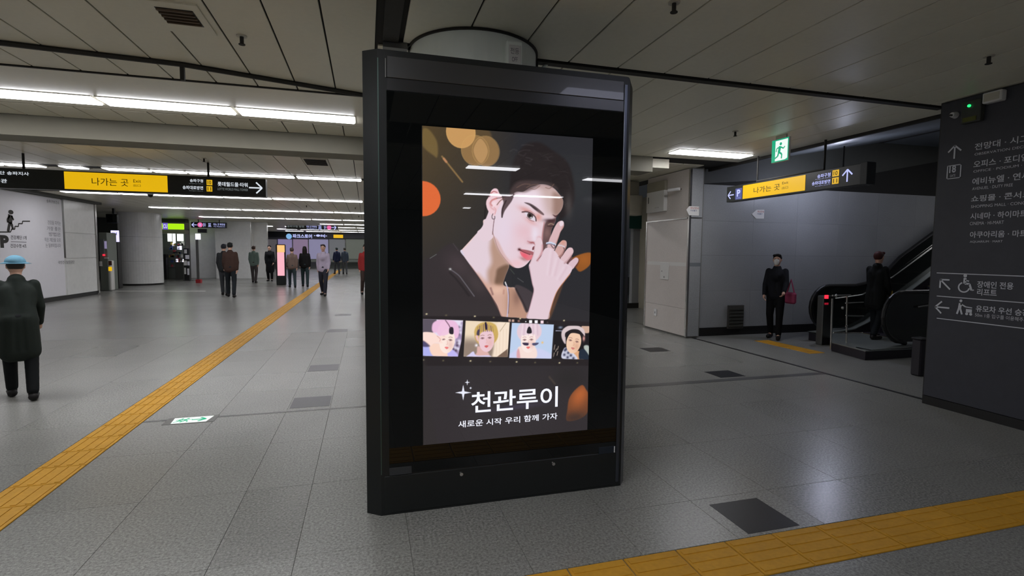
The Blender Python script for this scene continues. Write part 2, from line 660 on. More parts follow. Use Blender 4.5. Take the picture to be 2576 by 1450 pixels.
struct(put('wall_behind', B(-13, 16, -13.9, -13.5, 0, 3.02), M['wall_r']))
struct(put('wall_far_left', B(-13.3, -13.0, -13.5, 47, 0, 3.02), M['wall_l']))

# board wall
wr = struct(put('wall_board', B(5.468, 5.60, -13.5, 3.80, 0.0, 3.02), M['base_d']))

# escalator hall: far wall of grey stone tiles
we = struct(put('wall_escalator', B(5.74, 16, 8.02, 8.25, -0.1, 4.9), M['groutc']))
for i in range(9):
    xa = 5.74 + 1.0 * i + (0.18 if i else 0)
    xb = 5.74 + 1.0 * (i + 1) + 0.18
    for j, (za, zb) in enumerate(((0.15, 0.83), (0.83, 1.48), (1.48, 2.10), (2.10, 2.75))):
        put('stone_tile', B(xa + .001, xb - .001, 8.0, 8.03, za + .001, zb - .001, 0.0005), M['wall_r'], we)
put('skirting', B(5.74, 9.6, 7.985, 8.02, 0, 0.145), M['base_d'], we)
# upper cladding that climbs with the escalator
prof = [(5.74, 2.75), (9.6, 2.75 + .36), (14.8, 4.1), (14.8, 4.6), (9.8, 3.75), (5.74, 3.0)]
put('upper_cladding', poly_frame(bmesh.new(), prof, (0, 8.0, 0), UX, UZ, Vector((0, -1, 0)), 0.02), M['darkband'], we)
struct(put('wall_well_end', B(15.5, 15.8, 3.0, 8.3, -0.1, 5), M['beige']))
struct(put('wall_well_side', B(5.60, 16, 3.2, 3.4, -0.1, 5), M['wall_r']))
# sloping soffit of the escalator well
prof = [(5.90, 3.03), (9.83, 3.74), (15.8, 3.80), (15.8, 3.95), (9.83, 3.90), (5.90, 3.15)]
bm = bmesh.new()
a = [bm.verts.new((p[0], 3.3, p[1])) for p in prof]
b = [bm.verts.new((p[0], 8.2, p[1])) for p in prof]
bm.faces.new(a)
bm.faces.new(b[::-1])
for i in range(6):
    bm.faces.new((a[i], b[i], b[(i + 1) % 6], a[(i + 1) % 6]))
so = struct(put('ceiling_well', bm, M['soffit']))
so['kind'] = 'structure'
put('soffit_seam', B(9.81, 9.86, 3.4, 8.0, 3.725, 3.75), M['ceil_dark'], so)
put('edge_rail', B(5.87, 5.91, 3.88, 7.95, 2.965, 3.04), M['ceil_dark'], so)

# pillar with pale stone slabs and steel corners
pil = struct(put('pillar', B(5.47, 5.735, 7.87, 9.26, 0, 3.02), M['grout']))
for (z0, z1, mm) in ((0.03, 0.52, 'wall_w'), (0.52, 1.33, 'wall_w'), (1.33, 2.12, 'wall_w'), (2.14, 2.99, 'wall_w')):
    put('stone_slab', B(5.445, 5.47, 7.88, 9.26, z0 + .002, z1 - .002), M[mm], pil)
    put('stone_slab', B(5.475, 5.70, 7.845, 7.87, z0 + .002, z1 - .002), M['wall_r'], pil)
put('steel_band', B(5.435, 5.47, 7.9, 9.25, 2.12, 2.14), M['steel'], pil)
put('corner_trim', B(5.437, 5.475, 7.84, 7.88, 0.03, 2.99), M['steel'], pil)
put('corner_trim', B(5.437, 5.475, 9.24, 9.28, 0.03, 2.14), M['steel'], pil)
put('pale_band', B(5.443, 5.446, 7.9, 9.2, 1.28, 1.345), M['white'], pil)
put('pale_band', B(5.48, 5.70, 7.842, 7.846, 1.28, 1.345), M['soffit'], pil)
put('dark_joint', B(5.70, 5.745, 7.90, 7.99, 0, 3.0), M['base_d'], pil)

# hall beyond the pillar on that side
wrf = struct(put('wall_right_far', B(7.0, 8.6, 12.6, 12.75, 0, 3.02), M['wall_r']))
put('green_fascia', B(6.55, 7.6, 12.52, 12.6, 2.17, 2.55), M['teal'], wrf)
put('skirting', B(6.8, 7.6, 12.57, 12.6, 0, 0.14), M['base_d'], wrf)
struct(put('wall_right_hall', B(5.55, 5.8, 13.5, 46.5, 0, 3.02), M['wall_l']))
bk = struct(put('trim_3', B(3.9, 5.44, 9.45, 9.7, 2.28, 2.68), M['beige']))
put('trim_panel', B(3.9, 5.44, 9.6, 9.75, 2.70, 2.98), M['beige'], bk)
put('side_panel', B(7.2, 7.25, 9.5, 12.6, 0, 3.0), M['beige'], wrf)
put('hall_panel', B(5.60, 7.25, 12.55, 12.6, 2.56, 3.0), M['beige'], wrf)

# ================================================================== LIGHTS
def ceiling_light_mesh(L, lamp):
    """built once per length around its own centre: frame + diffuser"""
    bm = bmesh.new()
    w = 0.145
    e = 0.014
    box(bm, -L / 2, L / 2, -w - e, -w, -0.006, 0.012)
    box(bm, -L / 2, L / 2, w, w + e, -0.006, 0.012)
    box(bm, -L / 2, -L / 2 + e, -w, w, -0.006, 0.012)
    box(bm, L / 2 - e, L / 2, -w, w, -0.006, 0.012)
    f = bpy.data.meshes.new('lamp_frame')
    bm.to_mesh(f)
    bm.free()
    f.materials.append(M['frame'])
    bm = bmesh.new()
    box(bm, -L / 2 + e, L / 2 - e, -w + .004, w - .004, -0.018, 0.004, .006)
    bmesh.ops.recalc_face_normals(bm, faces=bm.faces[:])
    d = bpy.data.meshes.new('diffuser')
    bm.to_mesh(d)
    bm.free()
    d.materials.append(M[lamp])
    return f, d


_lm = {}


def ceiling_light(x0, x1, y, label, group, z=3.0, lamp='tube'):
    L = (round(x1 - x0, 2), lamp)
    if L not in _lm:
        _lm[L] = ceiling_light_mesh(L[0], lamp)
    t = thing('ceiling_light', ((x0 + x1) / 2, y, z), label, 'light', group)
    newobj('frame', _lm[L][0], t)
    newobj('diffuser', _lm[L][1], t)
    return t


near = ['white ceiling light panel at the kiosk end of the nearest row', 'white ceiling light panel in the middle of the nearest row', 'white ceiling light panel in the nearest row reaching the left frame edge']
for k, (a, b) in enumerate(((-1.325, -0.10), (-2.565, -1.355), (-3.82, -2.595))):
    ceiling_light(a, b, 6.25, near[k], 'ceiling lights of the nearest row')
for k in range(2):
    ceiling_light(-5.08 - 1.26 * k, -3.85 - 1.26 * k, 6.25, '%s ceiling light of the nearest row beyond the picture edge' % ('first', 'second')[k], 'ceiling lights of the nearest row')
ceiling_light(4.33, 5.62, 6.68, 'single white ceiling light panel near the pillar and exit sign', None)
rows = [
    (11.42, [(-1.36, -.08), (-2.65, -1.40), (-3.33, -2.69), (-3.92, -3.36), (-4.70, -3.96), (-5.36, -4.98), (-6.24, -5.64), (-7.5, -6.28)], 'second'),
    (16.38, [(-1.34, -.09), (-2.61, -1.36), (-3.89, -2.64), (-5.16, -3.92), (-6.40, -5.18), (-7.70, -6.43)], 'third'),
    (21.3, [(-1.20, .05), (-2.45, -1.22), (-3.72, -2.48), (-4.44, -3.75), (-4.95, -4.49), (-6.15, -4.98), (-7.43, -6.18)], 'fourth'),
    (26.5, [(-1.10, .10), (-2.5, -1.15), (-3.68, -2.55), (-5.0, -3.72), (-6.2, -5.05), (-7.3, -6.25)], 'fifth'),
]
ORD = ['first', 'second', 'third', 'fourth', 'fifth', 'sixth', 'seventh', 'eighth']
for (y, segs, w) in rows:
    for i, (a, b) in enumerate(segs):
        ceiling_light(a, b, y, '%s ceiling light from the kiosk end of the %s row of lights' % (ORD[i], w), 'ceiling lights of the %s row' % w, lamp='tube_far')
for (y, segs, w) in ((30.8, [(-1.2, 0), (-2.5, -1.25), (-7.1, -5.75)], 'sixth'), (35.0, [(-.6, .6), (-1.9, -.65), (-3.2, -1.95), (-4.9, -3.6), (-6.9, -5.6)], 'seventh'),
                     (39.2, [(-.6, .6), (-1.9, -.65), (-3.2, -1.95), (-4.5, -3.25), (-6.0, -4.7)], 'eighth'), (43.0, [(-.6, .6), (-1.9, -.65), (-3.2, -1.95), (-4.5, -3.25), (-6.0, -4.7)], 'ninth')):
    for i, (a, b) in enumerate(segs):
        ceiling_light(a, b, y, '%s small distant ceiling light from the kiosk end of the %s row' % (ORD[i], w), 'ceiling lights of the %s row' % w, lamp='tube_far')
# lamps behind the camera, seen mirrored in the kiosk glass
for (a, b, y, l) in ((1.70, 2.66, -3.2, 'ceiling light mirrored as the upper white line across the screen hair'), (4.25, 5.2, -3.9, 'ceiling light mirrored at the far edge of the lit screen'),
                     (2.42, 3.70, -7.3, 'ceiling light mirrored as the lower white line behind the portrait ear'), (3.75, 5.1, -7.3, 'ceiling light mirrored as the thin line across the portrait forehead'),
                     (3.16, 3.42, -11.5, 'short ceiling light mirrored as a small dash on the screen'), (1.75, 3.0, 1.22, 'ceiling light mirrored as the glow on the kiosk header')):
    ceiling_light(a, b, y, l, 'ceiling lights behind the viewer', lamp='tube_dim' if y > 0 else 'tube')
for y in (1.22, -3.8):
    for k in range(3):
        ceiling_light(-1.33 - 1.27 * k, -.10 - 1.27 * k, y, '%s white ceiling light overhead in the %s row outside the picture' % (ORD[k], 'near' if y > 0 else 'far'), 'ceiling lights outside the picture')
for y, w in ((11.42, 'second'), (16.38, 'third'), (21.3, 'fourth')):
    for k in range(2):
        ceiling_light(1.6 + 1.3 * k, 2.85 + 1.3 * k, y, '%s ceiling light hidden behind the kiosk in line with the %s row' % (ORD[k], w), 'ceiling lights behind the kiosk')
# small lamp on the wall side of the hanging exit sign; unseen lamp added further up the well to brighten its wall
lp = thing('spot_lamp', (7.86, 7.01, 2.85), 'small round ceiling lamp hidden behind the hanging exit sign', 'lamp')
put('hanger_rod', T([(7.86, 7.01, 2.9), (7.86, 7.01, 3.36)], .012, 8), M['ceil_dark'], lp)
bm = bmesh.new()
cyl(bm, (7.86, 7.01, 2.90), 0.05, 0.06, 20)
put('housing', bm, M['ceil_dark'], lp)
bm = bmesh.new()
bmesh.ops.create_uvsphere(bm, u_segments=16, v_segments=10, radius=.055, matrix=Matrix.Translation((7.86, 7.01, 2.85)))
put('bulb', bm, emis('cool_lamp', (222, 228, 255), 240.0), lp, smooth=True)
ceiling_light(10.9, 12.1, 5.6, 'unseen light panel added high in the escalator well to brighten its wall', None, z=3.74)

# ================================================================== THE BLACK KIOSK
KY = 2.903
k = thing('digital_kiosk', (0.80, 3.11, 0), 'tall black free-standing advertising kiosk with a lit portrait screen', 'kiosk')
bm = bmesh.new()


def ring3(y, x0, x1, r, zt=2.577):
    pts = [(x0, 0), (x0, zt)]
    for i in range(7):
        a = PI / 2 - i * PI / 12
        pts.append((x1 - r + r * math.cos(a), zt - r + r * math.sin(a)))
    pts.append((x1, 0))
    return [bm.verts.new((p[0], y, p[1])) for p in pts]


r0, r1, r2_ = ring3(KY, .067, 1.565, .02), ring3(2.96, -.011, 1.614, .055), ring3(3.30, -.011, 1.614, .055)
n = len(r0)
for a, b in ((r0, r1), (r1, r2_)):
    for i in range(n):
        bm.faces.new((a[i], a[(i + 1) % n], b[(i + 1) % n], b[i]))
bm.faces.new(r0)
bm.faces.new(r2_[::-1])
put('body', bm, M['black'], k)
# header, glass front, kick panel
put('header', B(.115, 1.522, KY - .006, KY + .01, 2.432, 2.545, .002), M['satin'], k)
put('header_strip', B(.115, 1.522, KY - .005, KY + .01, 2.366, 2.428), mat('header_strip', (26, 27, 30), .28, spec=.7), k)
put('glass_front', B(.112, 1.524, KY - .004, KY + .01, .238, 2.362), M['glassblk'], k)
put('kick_panel', B(.085, 1.555, KY - .004, KY + .01, .012, .228, .003), M['black'], k)
put('edge_trim', B(1.527, 1.548, KY - .008, KY + .004, .03, 2.53, .003), mat('brushed_trim', (84, 88, 98), .32, metal=.9), k)
put('edge_trim', B(.066, .071, KY - .003, KY + .006, .24, 2.53), mat('trim_left', (90, 110, 104), .35, metal=.9), k)
put('edge_trim', B(.106, .1105, KY - .007, KY + .004, 2.43, 2.53), M['steel_d'], k)
for (x, z) in ((.523, .197), (1.098, .198)):
    bm = bmesh.new()
    cyl(bm, (x, KY - .004, z), .013, -.010, 16, 'y', .010)
    put('lock', bm, M['steel'], k)
p = put('rating_plate', B(1.405, 1.520, KY - .007, KY - .003, .226, .270, .001), mat('plate_blue', (24, 34, 46), .35), k)
put('plate_edge', B(1.509, 1.516, KY - .008, KY - .006, .228, .268), M['whitep'], p)
put('rating_plate', B(.112, .236, KY - .007, KY - .003, .232, .276, .001), mat('plate_grey', (44, 48, 52), .35), k)

# ------------------------------------------------------------------ the picture on the screen, painted procedurally on a fine grid
SX0, SX1, SZ0, SZ1 = .302, 1.322, .392, 2.190
NX, NZ = 400, 705
img = np.zeros((NZ + 1, NX + 1, 3), np.float32)


def srgb(c):
    return np.array(c, np.float32)


def G(px, py):
    """photograph survey point -> grid coordinate of the screen"""
    x, z = onY(px, py, KY)
    return ((x - SX0) / (SX1 - SX0) * NX, (SZ1 - z) / (SZ1 - SZ0) * NZ)


def cv(ox, oy, s):
    return lambda pts: [G(ox + p[0] / s, oy + p[1] / s) for p in pts]


H_ = cv(1200, 340, 4.8333)
L_ = lambda pts: H_([(p[0], p[1] + 870) for p in pts])
N_ = cv(1060, 560, 6.0417)
B_ = cv(1060, 310, 6.0417)
T_ = cv(1060, 780, 6.1333)
W_ = cv(1060, 880, 5.8545)


def smooth_pts(p, closed=True, n=6):
    p = np.array(p, float)
    m = len(p)
    out = []
    rng = range(m) if closed else range(m - 1)
    for i in rng:
        if closed:
            a, b, c, d = p[i - 1], p[i], p[(i + 1) % m], p[(i + 2) % m]
        else:
            a, b, c, d = p[max(i - 1, 0)], p[i], p[i + 1], p[min(i + 2, m - 1)]
        for t in np.linspace(0, 1, n, endpoint=False):
            out.append(.5 * ((2 * b) + (-a + c) * t + (2 * a - 5 * b + 4 * c - d) * t * t + (-a + 3 * b - 3 * c + d) * t ** 3))
    if not closed:
        out.append(p[-1])
    return np.array(out)


def region(p, m):
    x0, y0 = np.floor(p.min(0) - m).astype(int)
    x1, y1 = np.ceil(p.max(0) + m).astype(int)
    x0, y0 = max(x0, 0), max(y0, 0)
    x1, y1 = min(x1, NX), min(y1, NZ)
    if x1 <= x0 or y1 <= y0:
        return None
    X, Y = np.meshgrid(np.arange(x0, x1 + 1), np.arange(y0, y1 + 1))
    return x0, x1, y0, y1, X.astype(np.float32), Y.astype(np.float32)


def seg_dist(X, Y, p, closed):
    d = np.full(X.shape, 1e9, np.float32)
    ins = np.zeros(X.shape, bool)
    m = len(p)
    for i in range(m if closed else m - 1):
        ax, ay = p[i]
        bx, by = p[(i + 1) % m]
        dx, dy = bx - ax, by - ay
        q = dx * dx + dy * dy + 1e-9
        t = np.clip(((X - ax) * dx + (Y - ay) * dy) / q, 0, 1)
        d = np.minimum(d, (X - ax - t * dx) ** 2 + (Y - ay - t * dy) ** 2)
        if closed and ay != by:
            c = ((ay > Y) != (by > Y)) & (X < (bx - ax) * (Y - ay) / (by - ay) + ax)
            ins ^= c
    d = np.sqrt(d)
    return np.where(ins, -d, d) if closed else d


full = np.zeros((NZ + 1, NX + 1), np.float32)


def mask_poly(p, blur=1.0, smooth=True):
    p = smooth_pts(p) if smooth else np.array(p, float)
    m = full.copy()
    r = region(p, blur * 2 + 1)
    if r is None:
        return m
    x0, x1, y0, y1, X, Y = r
    s = seg_dist(X, Y, p, True)
    t = np.clip(.5 - s / (2 * blur), 0, 1)
    m[y0:y1 + 1, x0:x1 + 1] = t * t * (3 - 2 * t)
    return m


def paint(m, c, a=1.0, clip=None):
    global img
    if clip is not None:
        m = m * clip
    m = (m * a)[..., None]
    img = img * (1 - m) + srgb(c) * m


def poly(p, c, blur=.8, a=1.0, clip=None, smooth=True):
    m = mask_poly(p, blur, smooth)
    paint(m, c, a, clip)
    return m


def line(p, w, c, a=1.0, clip=None, blur=.8, smooth=True, taper=False):
    p = smooth_pts(p, False) if smooth and len(p) > 2 else np.array(p, float)
    r = region(p, w + blur * 2 + 1)
    if r is None:
        return
    x0, x1, y0, y1, X, Y = r
    s = seg_dist(X, Y, p, False)
    t = np.clip(.5 - (s - w / 2) / (2 * blur), 0, 1)
    m = full.copy()
    m[y0:y1 + 1, x0:x1 + 1] = t
    paint(m, c, a, clip)


def blob(p, rx, ry, c, a=1.0, clip=None, rot=0.0):
    cx, cy = p
    r = region(np.array([[cx - 2.6 * max(rx, ry), cy - 2.6 * max(rx, ry)], [cx + 2.6 * max(rx, ry), cy + 2.6 * max(rx, ry)]]), 1)
    if r is None:
        return
    x0, x1, y0, y1, X, Y = r
    dx, dy = X - cx, Y - cy
    ca, sa = math.cos(rot), math.sin(rot)
    u, v = (dx * ca + dy * sa) / rx, (-dx * sa + dy * ca) / ry
    m = full.copy()
    m[y0:y1 + 1, x0:x1 + 1] = np.exp(-(u * u + v * v) * .9)
    paint(m, c, a, clip)


def disc(p, rx, ry, c, blur=.8, a=1.0, clip=None, rot=0.0):
    cx, cy = p
    pts = [(cx + rx * math.cos(t) * math.cos(rot) - ry * math.sin(t) * math.sin(rot), cy + rx * math.cos(t) * math.sin(rot) + ry * math.sin(t) * math.cos(rot)) for t in np.linspace(0, 2 * PI, 28, endpoint=False)]
    return poly(pts, c, blur, a, clip, False)


# background
yy_, xx_ = np.mgrid[0:NZ + 1, 0:NX + 1].astype(np.float32)
img[:] = srgb((44, 44, 48))
w = np.clip(1 - (xx_ / NX) / .55, 0, 1) * np.clip(1 - (yy_ / NZ) / .55, 0, 1)
img = img * (1 - w[..., None]) + srgb((84, 68, 44)) * w[..., None]
w = np.clip((yy_ / NZ - .5) / .3, 0, 1)[..., None] * .6
img = img * (1 - w) + srgb((52, 44, 46)) * w
# lights out of focus
poly(B_([(18, 105), (110, 100), (225, 260), (250, 420), (235, 520), (190, 500), (18, 345)]), (126, 104, 62), 3, .75)
line(B_([(312, 510), (440, 670), (560, 820), (620, 895)]), 3.6, (146, 116, 74), .9, blur=1.2)
line(B_([(340, 545), (375, 590)]), 5, (200, 140, 100), .8, blur=1.2)
poly(B_([(790, 80), (1020, 110), (1050, 300), (780, 260)]), (98, 78, 52), 4, .8)
disc(B_([(815, 418)])[0], 31.5, 33, (150, 116, 74), .9, .92)
disc(B_([(978, 430)])[0], 30.5, 33, (150, 117, 76), .9, .92)
poly(B_([(895, 240), (975, 330), (1005, 440), (960, 560), (900, 612), (830, 540), (790, 420), (825, 310)]), (184, 144, 96), .9, .95)
disc(B_([(598, 140)])[0], 33, 35, (202, 154, 96), .9, .97)
for c in ((815, 418), (978, 430), (598, 140)):
    cc = B_([c])[0]
    line([(cc[0] + 31.5 * math.cos(t), cc[1] + 33.5 * math.sin(t)) for t in np.linspace(0, 2 * PI, 30)], 1.1, (206, 166, 104), .55, smooth=False)
disc(B_([(22, 1150)])[0], 38.5, 38, (222, 106, 58), 1.2)
poly(L_([(1150, 630), (1370, 560), (1372, 700), (1255, 790), (1195, 740)]), (150, 88, 40), 2, .95)
blob(L_([(1300, 640)])[0], 18, 14, (170, 100, 44), .6, mask_poly(L_([(1150, 630), (1370, 560), (1372, 700), (1255, 790), (1195, 740)]), 2))
lf = mask_poly(W_([(2360, 520), (2420, 590), (2450, 660), (2450, 900), (2330, 1010), (2140, 1040), (2145, 880), (2170, 720), (2250, 600)]), 2)
paint(lf, (112, 66, 42), .95)
blob(W_([(2330, 640)])[0], 22, 34, (186, 100, 52), .95, lf, .4)
blob(W_([(2250, 1000)])[0], 30, 14, (62, 48, 44), .9, lf)
# ambient grey smoke shapes
blob(H_([(1250, 620)])[0], 50, 60, (56, 60, 62), .4)
blob(W_([(2150, 420)])[0], 40, 26, (42, 40, 40), .7)
line(W_([(1880, 400), (1960, 500)]), 4, (92, 80, 66), .5, blur=2)

# coat
coat = poly(N_([(-30, 700), (230, 470), (440, 320), (600, 430), (760, 660), (1000, 1000), (1235, 1440), (-30, 1440)]), (54, 48, 50), 2)
blob(N_([(560, 640)])[0], 30, 22, (78, 66, 70), .6, coat, .7)
blob(N_([(840, 930)])[0], 28, 16, (76, 66, 68), .6, coat, .9)
line(N_([(435, 710), (560, 800), (640, 900), (800, 1120)]), 2.4, (112, 108, 116), .75)
line(N_([(430, 760), (560, 900), (720, 1110)]), 4, (36, 32, 34), .6, blur=2)
blob(N_([(435, 708)])[0], 2.6, 2.2, (190, 190, 190), 1)
line(N_([(480, 320), (560, 430)]), 1, (90, 84, 86), .7)
line(N_([(225, 485), (130, 545)]), 1.4, (120, 126, 122), .7)

# neck and chest
chest = poly(N_([(945, -40), (925, 60), (780, 230), (620, 405), (592, 440), (640, 510), (740, 650), (880, 840), (1040, 1080), (1150, 1260), (1228, 1440), (1400, 1440), (1620, 1440), (1560, 1240), (1440, 1010), (1330, 985), (1240, 945), (1270, 820), (1330, 650), (1300, 500), (1200, 300), (1090, 180), (1080, -40)]),
             (226, 206, 216), .9)
poly(N_([(1085, 180), (1180, 400), (1340, 640), (1290, 760), (1250, 960), (1040, 960), (1000, 760), (1060, 600), (1040, 380)]), (176, 138, 116), 9, .85, chest)
poly(N_([(1160, 700), (1300, 640), (1330, 700), (1260, 950), (1120, 940), (1130, 800)]), (108, 82, 66), 5, .85, chest)
poly(N_([(850, 800), (1040, 940), (1300, 960), (1700, 1100), (1700, 1500), (1180, 1500)]), (206, 160, 138), 8, .8, chest)
blob(N_([(1150, 1030)])[0], 22, 10, (232, 192, 170), .7, chest)
blob(N_([(1300, 1200)])[0], 12, 40, (190, 150, 130), .5, chest)
poly(L_([(380, 1000), (470, 1030), (640, 1350), (380, 1350)]), (176, 134, 112), 6, .7, chest)
blob(L_([(480, 1100)])[0], 10, 20, (120, 88, 80), .6, chest)
line(N_([(1050, 1000), (1080, 1090)]), 4, (120, 84, 84), .7, chest, 2)
line(N_([(1250, 1030), (1245, 1080)]), 3, (170, 120, 110), .6, chest, 2)
line(N_([(945, -20), (780, 232), (620, 410)]), 2.2, (246, 196, 176), .6, chest, 1.4)
line(N_([(740, 650), (880, 840), (1040, 1080), (1228, 1440)]), 1.6, (150, 104, 96), .7)
poly(N_([(590, 440), (612, 418), (650, 500), (632, 500)]), (214, 206, 222), .8)
poly(H_([(150, 900), (128, 960), (60, 1120), (0, 1190), (80, 1300), (200, 1230), (215, 1000), (230, 920)]), (228, 206, 216), .9)
# dark space and far collar between neck and hand
poly(L_([(455, 985), (520, 960), (680, 1060), (655, 1180), (600, 1290), (540, 1170)]), (70, 62, 66), 2, .95)
line(L_([(490, 870), (560, 918)]), 1.2, (110, 110, 112), .7)
line(L_([(400, 760), (450, 820)]), 1.4, (90, 100, 88), .6)
line(L_([(470, 1000), (560, 1170), (600, 1260)]), 3, (44, 36, 38), .8, blur=1.6)

# hair (behind the face)
hair = mask_poly(H_([(400, 720), (395, 600), (410, 430), (480, 240), (600, 110), (760, 95), (920, 190), (1090, 330), (1160, 520), (1180, 720), (1160, 860), (1120, 930), (1040, 1010), (990, 1010), (1000, 700), (700, 560), (560, 720)]), 5)
paint(hair, (40, 34, 35), .92)
rs = np.random.RandomState(4)
for i in range(70):
    x0_, y0_ = rs.uniform(440, 1120), rs.uniform(180, 900)
    a_ = rs.uniform(-.6, 1.2)
    l_ = rs.uniform(30, 110)
    c_ = rs.choice([28, 54, 66])
    line(H_([(x0_, y0_), (x0_ + l_ * .5 * math.cos(a_), y0_ + l_ * .35 * math.sin(a_) - 8), (x0_ + l_ * math.cos(a_), y0_ + l_ * math.sin(a_))]), 1.3, (c_, c_ - 6, c_ - 4), .45, hair)
for (a_, b_, c_) in (((540, 128), (600, 120), (680, 132)), ((400, 200), (440, 178), (480, 190)), ((500, 215), (560, 188), (640, 190)), ((505, 235), (560, 255), (590, 225)), ((590, 275), (640, 285), (670, 300)), ((590, 310), (640, 325), (660, 300)), ((585, 345), (620, 350), (650, 370))):
    line(H_([a_, b_, c_]), 1.6, (100, 94, 96), .28, blur=1.8)
# ear
ear = poly(H_([(150, 730), (170, 680), (205, 652), (245, 660), (268, 710), (300, 750), (312, 840), (300, 1000), (215, 985), (180, 972), (135, 925), (110, 860), (112, 800), (135, 760)]), (238, 204, 212), .9)
line(H_([(165, 710), (200, 688), (240, 700)]), 2.6, (176, 96, 96), .8, ear)
line(H_([(235, 770), (180, 795), (160, 830), (178, 860)]), 3.6, (196, 116, 112), .8, ear, 1.2)
line(H_([(150, 830), (165, 880), (205, 910)]), 3, (214, 160, 162), .7, ear, 1.6)
line(H_([(128, 745), (150, 750), (155, 730)]), 1.4, (90, 50, 60), .9)
line(H_([(205, 880), (225, 910), (215, 960)]), 2.2, (214, 150, 150), .7, ear, 1.2)
blob(H_([(205, 840)])[0], 5, 6, (246, 226, 232), .7, ear)
line(H_([(105, 860), (95, 930), (90, 1010)]), 1.8, (30, 26, 28), .8, blur=1.2)

# face
face = poly(H_([(430, 715), (480, 690), (560, 690), (640, 640), (700, 620), (770, 600), (860, 612), (930, 650), (985, 710), (1035, 780), (1040, 850), (1015, 920), (960, 990), (945, 1060), (900, 1150), (880, 1280), (820, 1400), (740, 1500), (680, 1480), (668, 1440), (655, 1500), (610, 1560), (560, 1600), (500, 1618), (440, 1605), (380, 1560), (300, 1470), (235, 1350), (195, 1240), (180, 1150), (200, 1060), (222, 960), (260, 880), (310, 790), (370, 740)]), (229, 208, 218), .9)
# shading of the forehead and the shadowed side
poly(H_([(700, 600), (960, 620), (1070, 800), (1000, 960), (860, 960), (800, 800), (760, 680)]), (190, 162, 154), 16, .75, face)
poly(H_([(930, 700), (1070, 780), (1020, 960), (930, 980), (920, 850)]), (142, 110, 98), 9, .75, face)
poly(H_([(560, 700), (760, 590), (960, 630), (900, 660), (720, 650)]), (178, 146, 144), 7, .6, face)
blob(H_([(600, 760)])[0], 26, 14, (236, 222, 234), .6, face)
poly(H_([(830, 1060), (900, 1030), (1000, 990), (960, 1100), (900, 1240), (850, 1350), (800, 1420), (786, 1300), (800, 1150)]), (88, 64, 64), 3.5, .95, face)
blob(H_([(880, 1040)])[0], 14, 4, (58, 34, 38), .8, face)
line(H_([(865, 1090), (895, 1078), (930, 1092)]), 2, (176, 150, 128), .8, blur=1)
line(H_([(850, 1108), (900, 1112), (930, 1105)]), 1.6, (44, 30, 30), .8)
blob(H_([(850, 1190)])[0], 8, 12, (140, 108, 104), .6, face)
# cheeks
blob(H_([(560, 1180)])[0], 34, 22, (226, 176, 184), .55, face)
blob(H_([(470, 1330)])[0], 40, 26, (230, 196, 204), .5, face)
blob(H_([(330, 1180)])[0], 26, 50, (228, 214, 232), .6, face)
blob(H_([(700, 1210)])[0], 9, 22, (234, 224, 238), .8, face)
poly(H_([(200, 1250), (300, 1470), (380, 1560), (440, 1600), (420, 1560), (330, 1440), (250, 1280)]), (206, 160, 150), 3, .55, face)
line(H_([(185, 1180), (240, 1350), (300, 1462), (380, 1556), (450, 1608)]), 1.6, (150, 108, 92), .7)
# brows
poly(H_([(570, 822), (640, 832), (720, 880), (800, 950), (808, 975), (770, 962), (690, 905), (640, 862)]), (92, 76, 80), 1.2, .95)
poly(H_([(640, 845), (700, 880), (740, 920), (700, 905), (650, 865)]), (64, 52, 56), 1.2, .8)
poly(H_([(915, 968), (950, 980), (985, 965), (950, 1000)]), (70, 40, 44), 1.2, .9)
# eye
blob(H_([(590, 915)])[0], 16, 6, (214, 150, 146), .8, face, .35)
blob(H_([(740, 1000)])[0], 9, 9, (216, 148, 136), .8, face)
blob(H_([(650, 1055)])[0], 16, 5, (222, 172, 174), .8, face, .5)
eyem = mask_poly(H_([(572, 945), (620, 944), (678, 972), (710, 1014), (716, 1048), (684, 1040), (634, 1018), (596, 980)]), .8)
paint(eyem, (226, 216, 228))
disc(H_([(642, 982)])[0], 7.4, 7.8, (78, 68, 64), .8, 1, eyem)
disc(H_([(640, 980)])[0], 3.4, 3.6, (28, 22, 24), .6, 1, eyem)
blob(H_([(655, 1008)])[0], 3, 2, (226, 226, 232), .9)
line(H_([(545, 938), (600, 935), (660, 955), (705, 1000), (714, 1045)]), 2.6, (66, 44, 46), .95)
line(H_([(575, 920), (640, 925), (700, 965)]), 1.2, (150, 96, 92), .7)
line(H_([(600, 1000), (640, 1035), (690, 1052)]), 1.4, (130, 92, 96), .8)
# nose
line(H_([(812, 1060), (800, 1150), (790, 1230), (786, 1330)]), 1.8, (190, 124, 124), .85, blur=1.1)
line(L_([(610, 420), (650, 436), (680, 438), (702, 470)]), 2.2, (176, 100, 104), .85, blur=1)
blob(L_([(660, 440)])[0], 8, 3, (150, 76, 78), .7)
poly(L_([(672, 495), (700, 480), (692, 520), (668, 528)]), (110, 56, 60), 1, .9)
blob(L_([(750, 380)])[0], 6, 4, (214, 160, 164), .6, face)
blob(L_([(620, 400)])[0], 8, 6, (222, 186, 196), .6, face)
